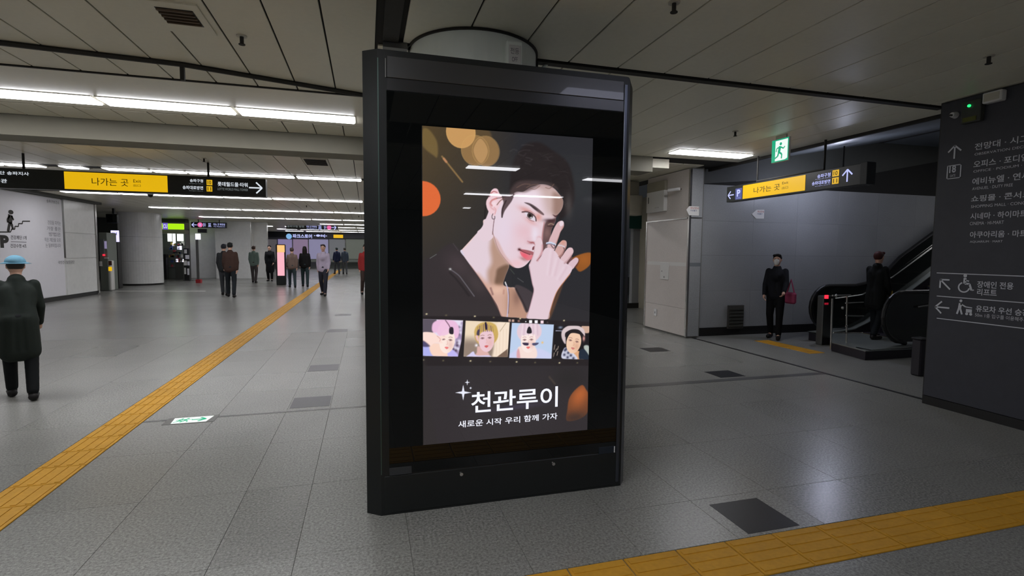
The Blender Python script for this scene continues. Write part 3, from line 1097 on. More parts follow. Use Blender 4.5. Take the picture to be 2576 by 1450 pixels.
# mouth
poly(L_([(502, 520), (560, 522), (630, 535), (685, 556), (690, 590), (640, 585), (580, 570), (530, 545)]), (160, 92, 98), 1.1, .95)
poly(L_([(520, 545), (580, 570), (640, 588), (680, 595), (660, 640), (610, 655), (570, 630), (530, 585)]), (222, 120, 130), 1.1, .95)
blob(L_([(575, 598)])[0], 9, 6, (240, 90, 110), .8, None, .6)
line(L_([(505, 522), (560, 552), (640, 585)]), 1.5, (96, 40, 46), .9)
blob(L_([(510, 522)])[0], 3.5, 3, (70, 30, 34), .9)
blob(L_([(560, 640)])[0], 9, 3.5, (150, 104, 100), .7, face, .4)
blob(L_([(480, 690)])[0], 20, 10, (238, 190, 196), .7, face)
# sideburn and fringe
poly(H_([(300, 752), (350, 735), (430, 712), (450, 720), (420, 800), (370, 870), (330, 930), (300, 1005), (300, 900), (318, 820)]), (84, 68, 72), 1.6, .95)
line(H_([(300, 1000), (305, 900), (350, 800)]), 3, (56, 44, 46), .9)
line(H_([(240, 850), (280, 800), (330, 770)]), 2, (112, 84, 72), .8)
line(H_([(240, 770), (300, 760), (360, 730)]), 1.6, (80, 60, 60), .8)
poly(H_([(400, 730), (420, 640), (520, 560), (740, 560), (900, 590), (980, 660), (880, 620), (780, 598), (700, 640), (600, 690), (500, 700)]), (84, 68, 68), 5, .7)
for (a_, b_, c_) in (((600, 640), (660, 610), (740, 600)), ((640, 650), (700, 660), (760, 620)), ((830, 640), (880, 650), (930, 600)), ((480, 640), (560, 600), (640, 600))):
    line(H_([a_, b_, c_]), 1.8, (120, 94, 84), .7, blur=1)
blob(H_([(1110, 860)])[0], 9, 26, (84, 78, 78), .7)
# ear ring
line(H_([(190, 960), (178, 990), (186, 1020), (212, 1018), (212, 990)]), 1.5, (66, 54, 60), .95)
line(H_([(205, 1030), (195, 1110), (186, 1208)]), 1.5, (110, 78, 84), .95)

# hand
HAND = (226, 202, 212)
fing = mask_poly(L_([(1025, 174), (1050, 195), (1048, 250), (1010, 310), (990, 370), (955, 470), (930, 530), (850, 520), (868, 420), (905, 330), (940, 250), (980, 190)]), .9)
midf = mask_poly(L_([(1010, 430), (1040, 410), (1075, 418), (1086, 450), (1078, 500), (1040, 575), (1000, 620), (940, 560), (970, 480)]), .9)
ringf = mask_poly(L_([(1080, 530), (1115, 500), (1152, 505), (1168, 545), (1150, 590), (1100, 660), (1060, 700), (1010, 640), (1040, 590)]), .9)
pink_ = mask_poly(L_([(1110, 690), (1150, 650), (1195, 620), (1225, 635), (1224, 670), (1190, 720), (1150, 765), (1080, 760)]), .9)
palm = mask_poly(L_([(700, 440), (690, 520), (680, 580), (650, 660), (626, 720), (640, 800), (665, 930), (685, 1020), (655, 1150), (625, 1260), (598, 1352), (700, 1365), (862, 1365), (885, 1270), (925, 1140), (975, 1020), (1060, 905), (1125, 820), (1150, 745), (1080, 690), (1010, 640), (960, 560), (890, 505), (820, 515), (770, 610), (720, 660), (760, 610), (790, 530), (795, 470), (780, 400), (745, 375), (712, 400)]), .9)
# shadow folds between the fingers
poly(L_([(985, 560), (1060, 540), (1075, 600), (1020, 640), (985, 620)]), (96, 66, 66), 2, .95)
poly(L_([(1065, 640), (1140, 600), (1150, 660), (1090, 705), (1065, 680)]), (110, 76, 78), 2, .95)
poly(L_([(1180, 690), (1240, 640), (1215, 720), (1180, 745)]), (90, 54, 50), 2, .8)
paint(fing, (216, 180, 184))
paint(midf, (206, 164, 160))
paint(ringf, (222, 190, 196))
paint(pink_, (218, 188, 198))
paint(palm, HAND)
hand = np.maximum.reduce([fing, midf, ringf, pink_, palm])
line(L_([(1045, 250), (990, 380), (950, 480)]), 4, (160, 104, 88), .6, fing, 1.5)
disc(L_([(1022, 205)])[0], 5, 7, (234, 216, 226), 1, .9, fing, .4)
line(L_([(1075, 500), (1035, 580), (990, 620)]), 5, (140, 96, 92), .7, midf, 2)
line(L_([(1155, 585), (1100, 655), (1060, 690)]), 4, (170, 126, 128), .6, ringf, 2)
blob(L_([(1040, 430)])[0], 6, 5, (214, 150, 130), .7, midf)
for (a_, b_) in (((920, 540), (880, 820)), ((990, 640), (940, 830)), ((1080, 740), (1000, 880))):
    line(L_([a_, b_]), 4, (210, 176, 188), .4, palm, 4)
    line(L_([(a_[0] - 30, a_[1]), (b_[0] - 30, b_[1])]), 4, (238, 220, 230), .4, palm, 4)
line(L_([(790, 470), (780, 560), (730, 655)]), 4.5, (186, 120, 124), .7, None, 2)
line(L_([(700, 460), (682, 570), (640, 690)]), 2.4, (178, 126, 130), .6, hand, 1.6)
poly(L_([(700, 440), (745, 380), (785, 420), (790, 520), (740, 620), (700, 620)]), (232, 206, 212), 3, .5, palm)
line(L_([(632, 730), (668, 930), (686, 1020), (655, 1160), (600, 1350)]), 2, (170, 130, 140), .6)
line(L_([(1125, 822), (1060, 905), (975, 1022), (925, 1140), (880, 1300)]), 2.4, (196, 124, 84), .7)
poly(L_([(980, 1030), (1040, 950), (900, 1330), (862, 1365), (885, 1270), (930, 1140)]), (120, 80, 56), 3, .6)
# rings
line(L_([(845, 447), (890, 440), (945, 462)]), 4.6, (204, 214, 236), .95)
line(L_([(848, 456), (900, 456), (940, 476)]), 1.3, (70, 66, 84), .9)
line(L_([(895, 470), (925, 505), (945, 495), (935, 465)]), 1.8, (70, 58, 66), .9)
line(L_([(985, 474), (1020, 474), (1062, 492)]), 2.4, (214, 210, 220), .9)
line(L_([(1045, 500), (1060, 530), (1050, 560)]), 1.6, (80, 66, 70), .8)
# chain
line(N_([(1272, 915), (1300, 985), (1316, 1100), (1312, 1300), (1298, 1440)]), 2.4, (196, 190, 222), .95)
line(N_([(1322, 1010), (1330, 1150), (1318, 1380)]), 1.2, (84, 60, 66), .8)
line(N_([(1270, 905), (1285, 950)]), 2, (236, 236, 226), .9)

# cut everything below the portrait by the film strip
strip_m = mask_poly(T_([(-40, 95), (1180, 95), (1620, 140), (2640, 185), (2640, 860), (-40, 860)]), 1.2, False)
low = mask_poly(T_([(-40, 95), (1200, 95), (1300, 103), (1980, 135), (2640, 165), (2640, 1200), (-40, 1200)]), 1.0, False)
keep = img.copy()
paint(strip_m * (1 - lf), (40, 35, 37), 1.0)
for (x_, y_) in ((78, 62), (822, 97), (1520, 133), (2195, 163), (30, 770), (755, 785), (1465, 800), (2125, 815)):
    blob(T_([(x_, y_)])[0], 2.1, 1.6, (240, 226, 180), .95)
for (x_, y_) in ((380, 82), (1112, 115), (335, 780), (1060, 795), (1750, 810), (2400, 815)):
    blob(T_([(x_, y_)])[0], 2.2, 1.6, (120, 112, 84), .8)
for (x_, y_, w_, c_) in ((1357, 163, 30, (196, 160, 146)), (1410, 165, 30, (196, 160, 146)), (1498, 170, 28, (130, 98, 90)), (1606, 180, 14, (220, 220, 225)), (1680, 180, 38, (252, 250, 255)), (1766, 182, 38, (250, 246, 255)), (1857, 186, 38, (248, 222, 232)), (1940, 192, 22, (70, 60, 62))):
    h_ = w_ * .6
    poly(T_([(x_ - h_, y_ - h_), (x_ + h_, y_ - h_), (x_ + h_, y_ + h_), (x_ - h_, y_ + h_)]), c_, .8, 1, None, False)


def face_small(c, rx, ry, rot, skin, eye=True, lip=(214, 110, 110), shade=(226, 170, 160), brow=(150, 112, 104)):
    cx, cy = c
    gx, gy = T_([c])[0]
    sx, sy = rx / 6.1333, ry / 6.1333
    m = disc((gx, gy), sx * .96, sy, skin, .9, 1, None, rot)
    ca, sa = math.cos(rot), math.sin(rot)

    def q(u, v):
        return (gx + (u * ca - v * sa) * sx, gy + (u * sa + v * ca) * sy)
    blob(q(.45, .3), sx * .4, sy * .4, shade, .5, m)
    line([q(.0, -.05), q(.08, .22), q(-.04, .28)], 1.0, shade, .8)
    for s in (-.48, .40):
        line([q(s - .2, -.13), q(s, -.18), q(s + .2, -.12)], 1.3, (120, 76, 76), .85)
        blob(q(s, -.10), 2.1, 1.1, (60, 40, 44), .9)
        line([q(s - .16, -.04), q(s + .16, -.04)], .8, (214, 150, 150), .5)
        line([q(s - .22, -.32), q(s, -.37), q(s + .2, -.33)], 1.3, brow, .8)
    poly([q(-.26, .52), q(.0, .46), q(.24, .52), q(.0, .66)], lip, .7, .95)
    return m


# frame 1: pink hair, hand across the face
f1 = mask_poly(T_([(18, 140), (640, 160), (612, 480), (560, 716), (18, 706)]), 1.0, False)
paint(f1, (230, 222, 240))
poly(T_([(10, 140), (230, 150), (170, 360), (10, 350)]), (92, 84, 96), 1.5, 1, f1)
poly(T_([(560, 300), (640, 200), (620, 700), (440, 640), (520, 460)]), (150, 130, 168), 3, .9, f1)
for (x_, y_) in ((590, 290), (600, 350), (580, 480), (520, 580), (560, 600), (580, 520), (500, 500), (600, 240)):
    blob(T_([(x_, y_)])[0], 4, 4, (232, 228, 246), .9, f1)
    blob(T_([(x_ - 30, y_ + 26)])[0], 3, 3, (60, 44, 66), .8, f1)
poly(T_([(10, 480), (140, 540), (260, 620), (300, 760), (10, 760)]), (176, 178, 240), 2, 1, f1)
poly(T_([(120, 570), (200, 510), (420, 560), (470, 720), (200, 720)]), (250, 214, 196), 2, 1, f1)
poly(T_([(400, 640), (460, 600), (560, 690), (560, 760), (430, 760)]), (192, 184, 244), 2, 1, f1)
poly(T_([(160, 300), (180, 200), (280, 150), (400, 150), (520, 180), (580, 280), (570, 400), (520, 440), (420, 380), (300, 410), (240, 350), (190, 350)]), (236, 190, 222), 2, 1, f1)
face_small((395, 480), 112, 170, 0.10, (252, 232, 222), True, (236, 120, 120))
poly(T_([(300, 200), (400, 180), (430, 300), (410, 370), (290, 400), (240, 340)]), (240, 196, 224), 2, .9, f1)
poly(T_([(430, 280), (470, 262), (492, 290), (488, 370), (430, 360)]), (44, 38, 48), 1, 1, f1)
line(T_([(370, 160), (420, 230), (450, 290)]), 2, (90, 60, 80), .8, f1)
poly(T_([(10, 350), (180, 350), (250, 400), (330, 400), (400, 420), (300, 460), (330, 510), (200, 510), (120, 570), (60, 500), (10, 480)]), (252, 222, 212), 1.4, 1, f1)
line(T_([(240, 400), (290, 450), (280, 480)]), 1.4, (214, 150, 146), .8, f1)
poly(T_([(10, 475), (60, 490), (130, 560), (10, 560)]), (60, 52, 84), 2, .8, f1)

# frame 2: blond fringe with dark streaks
f2 = mask_poly(T_([(680, 164), (1356, 192), (1325, 724), (650, 716)]), 1.0, False)
paint(f2, (238, 218, 190))
poly(T_([(640, 460), (1100, 520), (1100, 760), (640, 760)]), (142, 124, 112), 14, .95, f2)
poly(T_([(1180, 180), (1380, 190), (1320, 620), (1140, 740), (1090, 740), (1130, 500)]), (246, 226, 206), 4, .95, f2)
for x_ in (1150, 1200, 1250, 1300):
    line(T_([(x_ + 10, 300), (x_, 700)]), 1.4, (226, 200, 176), .6, f2)
poly(T_([(1325, 600), (1325, 740), (1140, 740)]), (120, 98, 84), 1.2, 1, f2, False)
line(T_([(1300, 200), (1210, 330)]), 1, (150, 130, 96), .8, f2)
poly(T_([(870, 560), (1000, 620), (1040, 740), (800, 740), (850, 660)]), (222, 178, 172), 2, 1, f2)
poly(T_([(700, 740), (740, 680), (800, 640), (850, 700), (1040, 700), (1050, 740)]), (214, 208, 242), 1.4, 1, f2)
disc(T_([(1000, 380)])[0], 28, 27, (202, 168, 96), 1.5, 1, f2)
face_small((1000, 455), 118, 178, -0.02, (236, 200, 210), True, (210, 96, 96))
poly(T_([(812, 350), (840, 260), (920, 200), (1040, 185), (1140, 230), (1172, 320), (1160, 440), (1130, 370), (1060, 320), (960, 330), (900, 380), (880, 480), (850, 400)]), (206, 172, 98), 1.8, 1, f2)
for a_ in range(9):
    line(T_([(870 + a_ * 28, 210 + abs(a_ - 4) * 12), (865 + a_ * 30, 330)]), 2.0, (96, 70, 96) if a_ % 2 else (158, 130, 82), .75, f2)
poly(T_([(975, 200), (1000, 195), (1010, 290), (985, 300)]), (40, 32, 58), 1, 1, f2)
poly(T_([(860, 320), (890, 300), (890, 390), (850, 380)]), (62, 54, 84), 1.2, .9, f2)
poly(T_([(830, 400), (870, 400), (880, 480), (855, 470)]), (232, 190, 190), 1.2, 1, f2)
blob(T_([(845, 545)])[0], 3, 3, (250, 246, 255), 1, f2)

# frame 3: pale hair, dark glasses low on the nose
f3 = mask_poly(T_([(1392, 198), (2038, 225), (2000, 750), (1352, 738)]), 1.0, False)
paint(f3, (190, 208, 236))
poly(T_([(1352, 740), (1420, 640), (1520, 580), (1740, 580), (1930, 640), (2000, 750)]), (206, 208, 240), 3, .9, f3)
poly(T_([(1480, 620), (1520, 560), (1740, 560), (1760, 740), (1490, 740)]), (246, 222, 214), 2, 1, f3)
poly(T_([(1470, 640), (1500, 600), (1520, 740), (1470, 740)]), (214, 150, 160), 2, .8, f3)
disc(T_([(1660, 330)])[0], 30, 27, (232, 206, 214), 1.6, 1, f3)
face_small((1645, 480), 118, 170, 0.0, (250, 232, 226), True, (232, 110, 106), brow=(190, 140, 150))
poly(T_([(1480, 380), (1490, 260), (1580, 205), (1760, 205), (1845, 290), (1830, 400), (1770, 380), (1700, 370), (1560, 390)]), (228, 204, 216), 2, 1, f3)
for a_ in range(8):
    line(T_([(1560 + a_ * 32, 215), (1540 + a_ * 36, 390)]), 1.6, (206, 178, 196) if a_ % 2 else (242, 224, 232), .8, f3)
poly(T_([(1625, 356), (1632, 290), (1660, 255), (1690, 290), (1694, 356)]), (40, 36, 42), 1, 1, f3)
poly(T_([(1558, 505), (1648, 508), (1640, 545), (1590, 545), (1565, 530)]), (62, 50, 74), 1, 1, f3)
poly(T_([(1706, 512), (1800, 505), (1790, 530), (1750, 548), (1712, 542)]), (84, 82, 112), 1, 1, f3)
line(T_([(1648, 518), (1706, 520)]), 1.2, (220, 200, 210), .9, f3)
blob(T_([(1862, 502)])[0], 2.4, 2.4, (244, 190, 110), 1, f3)

# frame 4: head band, checked shirt
f4 = mask_poly(T_([(2045, 240), (2640, 250), (2640, 765), (2030, 750)]), 1.0, False)
paint(f4, (30, 27, 30))
poly(T_([(2470, 245), (2580, 245), (2580, 350), (2480, 340)]), (206, 170, 150), 1.5, 1, f4)
line(T_([(2070, 320), (2160, 322)]), 1.6, (196, 200, 226), .9, f4)
blob(T_([(2140, 270)])[0], 5, 3, (150, 164, 190), .8, f4)
for (x_, a_, b_) in ((2055, 540, 610), (2080, 600, 640), (2108, 560, 610), (2045, 660, 720), (2100, 640, 700)):
    line(T_([(x_, a_), (x_ - 14, b_)]), 1.5, (216, 196, 180), .8, f4)
poly(T_([(2500, 560), (2580, 560), (2580, 720), (2540, 700)]), (196, 206, 198), 2, .9, f4)
poly(T_([(2300, 640), (2440, 640), (2500, 770), (2380, 770)]), (224, 170, 128), 1.5, 1, f4)
poly(T_([(2165, 745), (2190, 600), (2250, 580), (2320, 640), (2400, 765)]), (212, 214, 232), 1.5, 1, f4)
for (x_, y_) in ((2210, 620), (2260, 660), (2200, 690), (2300, 700), (2250, 730), (2340, 745), (2230, 600)):
    blob(T_([(x_, y_)])[0], 3.2, 3.2, (44, 46, 70), .9, f4)
poly(T_([(2430, 640), (2500, 600), (2590, 720), (2590, 770), (2440, 770)]), (36, 46, 60), 1.5, 1, f4)
poly(T_([(2155, 400), (2170, 310), (2260, 245), (2400, 240), (2500, 300), (2515, 400), (2450, 350), (2340, 330), (2230, 380), (2220, 520), (2180, 480)]), (212, 194, 196), 1.6, 1, f4)
face_small((2345, 500), 122, 165, 0.18, (242, 204, 176), True, (206, 122, 116), (206, 150, 124))
poly(T_([(2215, 420), (2218, 350), (2300, 300), (2420, 305), (2495, 380), (2490, 405), (2420, 370), (2330, 355), (2250, 380)]), (38, 33, 36), 1, 1, f4)
poly(T_([(2160, 390), (2200, 290), (2300, 245), (2400, 245), (2490, 300), (2500, 370), (2420, 300), (2320, 295), (2220, 345)]), (216, 198, 200), 1.4, 1, f4)
blob(T_([(2500, 440)])[0], 3, 6, (244, 176, 168), .9, f4)

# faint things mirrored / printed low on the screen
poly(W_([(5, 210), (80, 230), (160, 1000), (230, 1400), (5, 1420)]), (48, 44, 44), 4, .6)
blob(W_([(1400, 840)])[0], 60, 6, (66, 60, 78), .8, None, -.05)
# sparkles of the title
for (cx_, cy_, r_, w_) in ((613, 630, 118, 26), (673, 480, 40, 11), (722, 563, 20, 9)):
    pts = []
    for i in range(8):
        a_ = i * PI / 4
        rr = r_ if i % 2 == 0 else w_
        pts.append((cx_ + rr * math.cos(a_), cy_ + rr * math.sin(a_)))
    poly(W_(pts), (236, 238, 252), .6, 1, None, False)
img = np.clip(img, 0, 255)


def to_lin(a):
    a = a / 255.0
    return np.where(a <= .04045, a / 12.92, ((a + .055) / 1.055) ** 2.4)


# screen mesh: one fine grid with the picture as vertex colour
me = bpy.data.meshes.new('screen')
xs_ = SX0 + (SX1 - SX0) * np.arange(NX + 1) / NX
zs_ = SZ1 - (SZ1 - SZ0) * np.arange(NZ + 1) / NZ
XX, ZZ = np.meshgrid(xs_, zs_)
nv = XX.size
co = np.stack([XX.ravel(), np.full(nv, KY - .0065), ZZ.ravel()], 1).astype(np.float32)
idx = np.arange(nv).reshape(NZ + 1, NX + 1)
quads = np.stack([idx[1:, :-1], idx[1:, 1:], idx[:-1, 1:], idx[:-1, :-1]], -1).reshape(-1, 4)
me.vertices.add(nv)
me.vertices.foreach_set('co', co.ravel())
me.loops.add(quads.size)
me.loops.foreach_set('vertex_index', quads.ravel().astype(np.int32))
me.polygons.add(len(quads))
me.polygons.foreach_set('loop_start', np.arange(0, quads.size, 4, dtype=np.int32))
me.update(calc_edges=True)
ca = me.color_attributes.new('picture', 'FLOAT_COLOR', 'POINT')
lc = np.ones((nv, 4), np.float32)
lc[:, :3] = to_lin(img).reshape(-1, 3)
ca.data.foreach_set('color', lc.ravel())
ms = bpy.data.materials.new('lit_screen')
ms.use_nodes = True
nt = ms.node_tree
b_ = nt.nodes['Principled BSDF']
b_.inputs['Base Color'].default_value = (0.004, 0.004, 0.004, 1)
b_.inputs['Roughness'].default_value = 0.008
b_.inputs['Specular IOR Level'].default_value = 0.5
at_ = nt.nodes.new('ShaderNodeAttribute')
at_.attribute_name = 'picture'
nt.links.new(at_.outputs['Color'], b_.inputs['Emission Color'])
b_.inputs['Emission Strength'].default_value = 0.77
scr = putm('screen', me, ms, k)
scr['label'] = 'lit screen with a portrait, four small portraits and a white title'
put('screen_edge', B(SX0 - .004, SX0, KY - .0068, KY - .003, SZ0, SZ1), M['black'], k)
# title lettering on the screen
tt = emis('title_white', (238, 240, 254), 1.0)
FS = (0, KY - .0065, 0)


def LS(s, ax, ay, bx, by, bold, parent=k):
    """ax,ay lower-left and bx,by upper-right of the print, survey points"""
    x0, z0 = onY(1060 + ax / 5.8545, 880 + ay / 5.8545, KY)
    x1, z1 = onY(1060 + bx / 5.8545, 880 + by / 5.8545, KY)
    lettering('lettering', s, FY, FS, x0, x1, z0, z1, tt, parent, bold, .0012)


LS('천', 730, 928, 1020, 606, .013)
LS('관', 1052, 905, 1385, 580, .013)
LS('루', 1400, 882, 1710, 572, .013)
LS('이', 1745, 855, 2005, 535, .013)
LS('새로운', 540, 1148, 905, 1018, .010)
LS('시작', 950, 1112, 1180, 1000, .010)
LS('우리', 1228, 1090, 1450, 975, .010)
LS('함께', 1505, 1062, 1722, 948, .010)
LS('가자', 1775, 1040, 1998, 925, .010)

# ================================================================== SIGNS
def num_badge(fr, o, u0, u1, v0, v1, s, parent, m, tm):
    p = plate('number_badge', fr, o, rect(u0, u1, v0, v1), m, parent, 0.001, 0.003)
    lettering('lettering', s, fr, o, u0 + (u1 - u0) * .2, u1 - (u1 - u0) * .2, v0 + (v1 - v0) * .18, v1 - (v1 - v0) * .18, tm, p, 0.01, 0.006)


# ---- left hanging sign, faces the camera at Y = 10
t = thing('hanging_sign', (-4.9, 10.08, 2.44), 'long black hanging sign with a lit yellow exit field and arrow', 'sign')
put('housing', B(-8.1, -1.70, 10.0, 10.16, 2.44, 2.752, 0.004), M['signblk'], t)
for xx in (-2.617, -5.233, -7.7):
    put('hanger_rod', T([(xx, 10.08, 2.75), (xx, 10.08, 3.0)], 0.018, 8), M['ceil_dark'], t)
Y10 = (0, 10.0, 0)


def L10(name, s, px0, py0, px1, py1, m, bold=0.0):
    a, b = onY(px0, py1, 10.0), onY(px1, py0, 10.0)
    a2 = onY(px1, py1, 10.0)
    b2 = onY(px0, py0, 10.0)
    lettering(name, s, FY, Y10, a[0], b[0], (a[1] + a2[1]) / 2, (b[1] + b2[1]) / 2, m, t, bold, 0.008)


a, b = onY(160, 477, 10), onY(423, 441, 10)
plate('yellow_field', FY, Y10, rect(-4.665, -3.215, 2.458, 2.735), M['signyel'], t, 0.004, 0.0)
L10('lettering', '나가는 곳', 232, 449, 323, 468, M['ink'])
L10('lettering', 'Exit', 336, 452, 355, 460, M['ink'])
L10('lettering', '出口', 336, 464, 354, 470, M['ink'])
L10('lettering', '보험공단 송파지사', -43, 431, 73, 440, M['signtxt'], .01)
L10('lettering', '회의관', -30, 450, 18, 460, M['signtxt'], .01)
L10('lettering', '송파구청', 478, 451, 511, 459, M['signtxt'], .012)
L10('lettering', 'Songpa-gu Office', 476, 461.5, 511, 464, M['dim_txt'])
L10('lettering', '송파대로방면', 460, 468, 511, 477, M['signtxt'], .012)
L10('lettering', 'Songpa-daero', 476, 479.5, 511, 482, M['dim_txt'])
L10('lettering', '롯데월드몰·타워', 548, 459, 623, 470, M['signtxt'], .012)
L10('lettering', 'LOTTE WORLD MALL·TOWER', 548, 474, 624, 480, M['dim_txt'])
for (s, y0, y1) in (('10', 453, 466), ('11', 469, 482)):
    a, b = onY(520, y1, 10), onY(534, y0, 10)
    num_badge(FY, Y10, a[0], b[0], a[1], b[1], s, t, M['signyel2'], M['ink'])
c = onY(643, 473, 10)
arrow('arrow', FY, Y10, c, 0.21, 0.0, M['signtxt'], t, 0.11, 0.006)

# ---- hanging sign at the escalator, faces -X
XS = 5.716
t = thing('hanging_sign', (XS + .06, 6.0, 2.36), 'black hanging sign with yellow exit field hung before the escalator', 'sign')
put('housing', B(XS, XS + .12, 4.80, 7.24, 2.352, 2.60, 0.004), M['signblk'], t)
put('end_cap', B(XS - .01, XS + .13, 4.77, 4.86, 2.345, 2.61, 0.004), M['black'], t)
put('hanger_frame', T([(XS + .06, 5.43, 3.0), (XS + .06, 5.43, 2.62), (XS + .06, 6.63, 2.62)], 0.016, 8), M['ceil_dark'], t)
put('hanger_rod', T([(XS + .06, 6.63, 2.6), (XS + .06, 6.63, 3.0)], 0.013, 8), M['ceil_dark'], t)
XO = (XS, 0, 0)


def LX(name, s, px0, py0, px1, py1, m, bold=0.0, plane=XS, parent=None, lift=0.006):
    ya0, z00 = onX(px0, py1, plane)
    yb0, z11 = onX(px1, py0, plane)
    z01 = onX(px1, py1, plane)[1]
    z10 = onX(px0, py0, plane)[1]
    # corners given for the near-vertical box around the lettering; slope of the print is level on the sign
    lettering(name, s, FX, (plane, 0, 0), -ya0, -yb0, (z00 + z01) / 2, (z11 + z10) / 2, m, parent or t, bold, lift)


plate('yellow_field', FX, XO, rect(-6.86, -5.665, 2.371, 2.58), M['signyel'], t, 0.004, 0.0)
lettering('lettering', '나가는 곳', FX, XO, -6.62, -6.10, 2.43, 2.52, M['ink'], t, 0.0, 0.008)
lettering('lettering', 'Exit', FX, XO, -6.06, -5.95, 2.50, 2.535, M['ink'], t, 0.0, 0.008)
lettering('lettering', '出口', FX, XO, -6.06, -5.95, 2.43, 2.465, M['ink'], t, 0.0, 0.008)
arrow('arrow', FX, XO, (-7.13, 2.46), 0.135, PI, M['signtxtb'], t, 0.13, 0.006)
p = plate('parking_badge', FX, XO, rect(-7.03, -6.88, 2.375, 2.55), mat('badge_blue', (70, 75, 120), .4, emit=(70, 75, 130), estr=.35), t, 0.001, 0.002)
lettering('lettering', 'P', FX, XO, -6.99, -6.915, 2.42, 2.53, M['signtxtb'], p, 0.03, 0.006)
lettering('lettering', 'Parking', FX, XO, -7.0, -6.91, 2.39, 2.402, M['signtxtb'], p, 0.0, 0.006)
lettering('lettering', '송파구청', FX, XO, -5.47, -5.27, 2.505, 2.555, M['signtxtb'], t, 0.015, 0.006)
lettering('lettering', '송파대로방면', FX, XO, -5.55, -5.27, 2.42, 2.47, M['signtxtb'], t, 0.015, 0.006)
lettering('lettering', 'Songpa-gu Office', FX, XO, -5.5, -5.27, 2.488, 2.497, M['signtxtb'], t, 0.0, 0.006)
lettering('lettering', 'Songpa-daero', FX, XO, -5.5, -5.27, 2.40, 2.409, M['signtxtb'], t, 0.0, 0.006)
num_badge(FX, XO, -5.245, -5.15, 2.495, 2.575, '10', t, M['signyel2'], M['ink'])
num_badge(FX, XO, -5.245, -5.15, 2.40, 2.48, '11', t, M['signyel2'], M['ink'])
arrow('arrow', FX, XO, (-5.03, 2.48), 0.15, PI / 2, M['signtxtb'], t, 0.12, 0.006)

# ---- running man exit sign under the ceiling
XE = 5.016
t = thing('exit_sign', (XE, 5.38, 2.66), 'lit green and white running man exit sign under the ceiling', 'sign')
put('housing', B(XE, XE + .03, 5.245, 5.525, 2.668, 2.955, 0.003), M['whitep'], t)
put('bracket', B(XE + .005, XE + .025, 5.30, 5.47, 2.955, 3.0), M['frame'], t)
EO = (XE, 0, 0)
plate('green_field', FX, EO, rect(-5.52, -5.25, 2.673, 2.95), M['green'], t, 0.002, 0.0)
plate('doorway', FX, EO, [(-5.46, 2.685), (-5.30, 2.685), (-5.30, 2.935), (-5.46, 2.935)], M['greenw'], t, 0.001, 0.002)
plate('door_edge', FX, EO, [(-5.30, 2.685), (-5.262, 2.70), (-5.262, 2.935), (-5.30, 2.935)], M['greenw'], t, 0.001, 0.002)
bm = bmesh.new()


def man(bm, fr, o, c, s, flip=1, lift=0.004):
    U, V, N = fr
    O = Vector(o) + N * lift

    def st(a, b, w):
        poly_frame(bm, stroke_pts((c[0] + flip * a[0] * s, c[1] + a[1] * s), (c[0] + flip * b[0] * s, c[1] + b[1] * s), w * s), O, U, V, N, 0.001)
    hd = [(c[0] + flip * 0.06 * s + .085 * s * math.cos(k * PI / 6), c[1] + 0.88 * s + .085 * s * math.sin(k * PI / 6)) for k in range(12)]
    poly_frame(bm, hd, O, U, V, N, 0.001)
    st((0.02, .76), (-0.06, .42), .17)
    st((0.04, .72), (0.26, .60), .07)
    st((0.26, .60), (0.36, .70), .06)
    st((0.0, .72), (-0.22, .66), .07)
    st((-0.22, .66), (-0.26, .48), .06)
    st((-0.05, .44), (0.16, .30), .10)
    st((0.16, .30), (0.14, .06), .08)
    st((-0.06, .44), (-0.14, .22), .10)
    st((-0.14, .22), (-0.36, .12), .08)


man(bm, FX, EO, (-5.385, 2.69), 0.225, 1)
put('pictogram', bm, M['green'], t)

# ---- lit exit marker set in the floor
t = thing('floor_exit_marker', (-1.50, 5.03, 0), 'small lit green and white exit marker set into the floor', 'sign')
put('frame', B(-1.70, -1.30, 4.93, 5.12, -0.01, 0.0022), M['steel_d'], t)
bm = bmesh.new()
poly_frame(bm, [(-1.635, 4.945), (-1.365, 4.945), (-1.34, 5.10), (-1.65, 5.10)], (0, 0, 0.0022), Vector((1, 0, 0)), Vector((0, 1, 0)), Vector((0, 0, 1)), 0.001)
put('lit_panel', bm, M['greenw'], t)
fz = (Vector((1, 0, 0)), Vector((0, 1, 0)), Vector((0, 0, 1)))
arrow('arrow', fz, (0, 0, 0), (-1.44, 5.02), 0.11, 0.0, M['green'], t, 0.2, 0.0035)
bm = bmesh.new()
man(bm, fz, (0, 0, 0), (-1.585, 4.96), 0.12, 1, 0.0035)
man(bm, fz, (0, 0, 0), (-1.54, 4.96), 0.12, 1, 0.0035)
put('pictogram', bm, M['green'], t)

# ---- dark directory board on the right
XB = 5.45
t = thing('directory_board', (XB, 1.9, 0.02), 'tall dark directory board with white lettering covering the wall', 'sign')
bm = poly_frame(bmesh.new(), [(-3.80, 0.09), (4.0, 0.09), (4.0, 2.99), (-3.80, 2.99)], (XB + 0.01, 0, 0), FX[0], FX[1], FX[2], 0.01)
put('board_face', bm, M['board'], t)
put('end_face', B(XB + .012, XB + .15, 3.80, 3.815, 0.0, 3.0), M['base_d'], wr)
put('plinth', B(XB - .004, XB + .01, -4.0, 3.80, 0.0, 0.085), M['base_d'], t)
BT = M['boardtxt']


def LB(s, px0, px1, pyt, pyb, bold=.01, x_end=None):
    """line of print whose start box is px0.., cap height pyt..pyb measured at px0; px1 = end in the picture plane"""
    y0, zb = onX(px0, pyb, XB)
    zt = onX(px0, pyt, XB)[1]
    y1 = onX(px1, pyt, XB)[0]
    lettering('lettering', s, FX, (XB, 0, 0), -y0, -y1, zb, zt, BT, t, bold, 0.003)


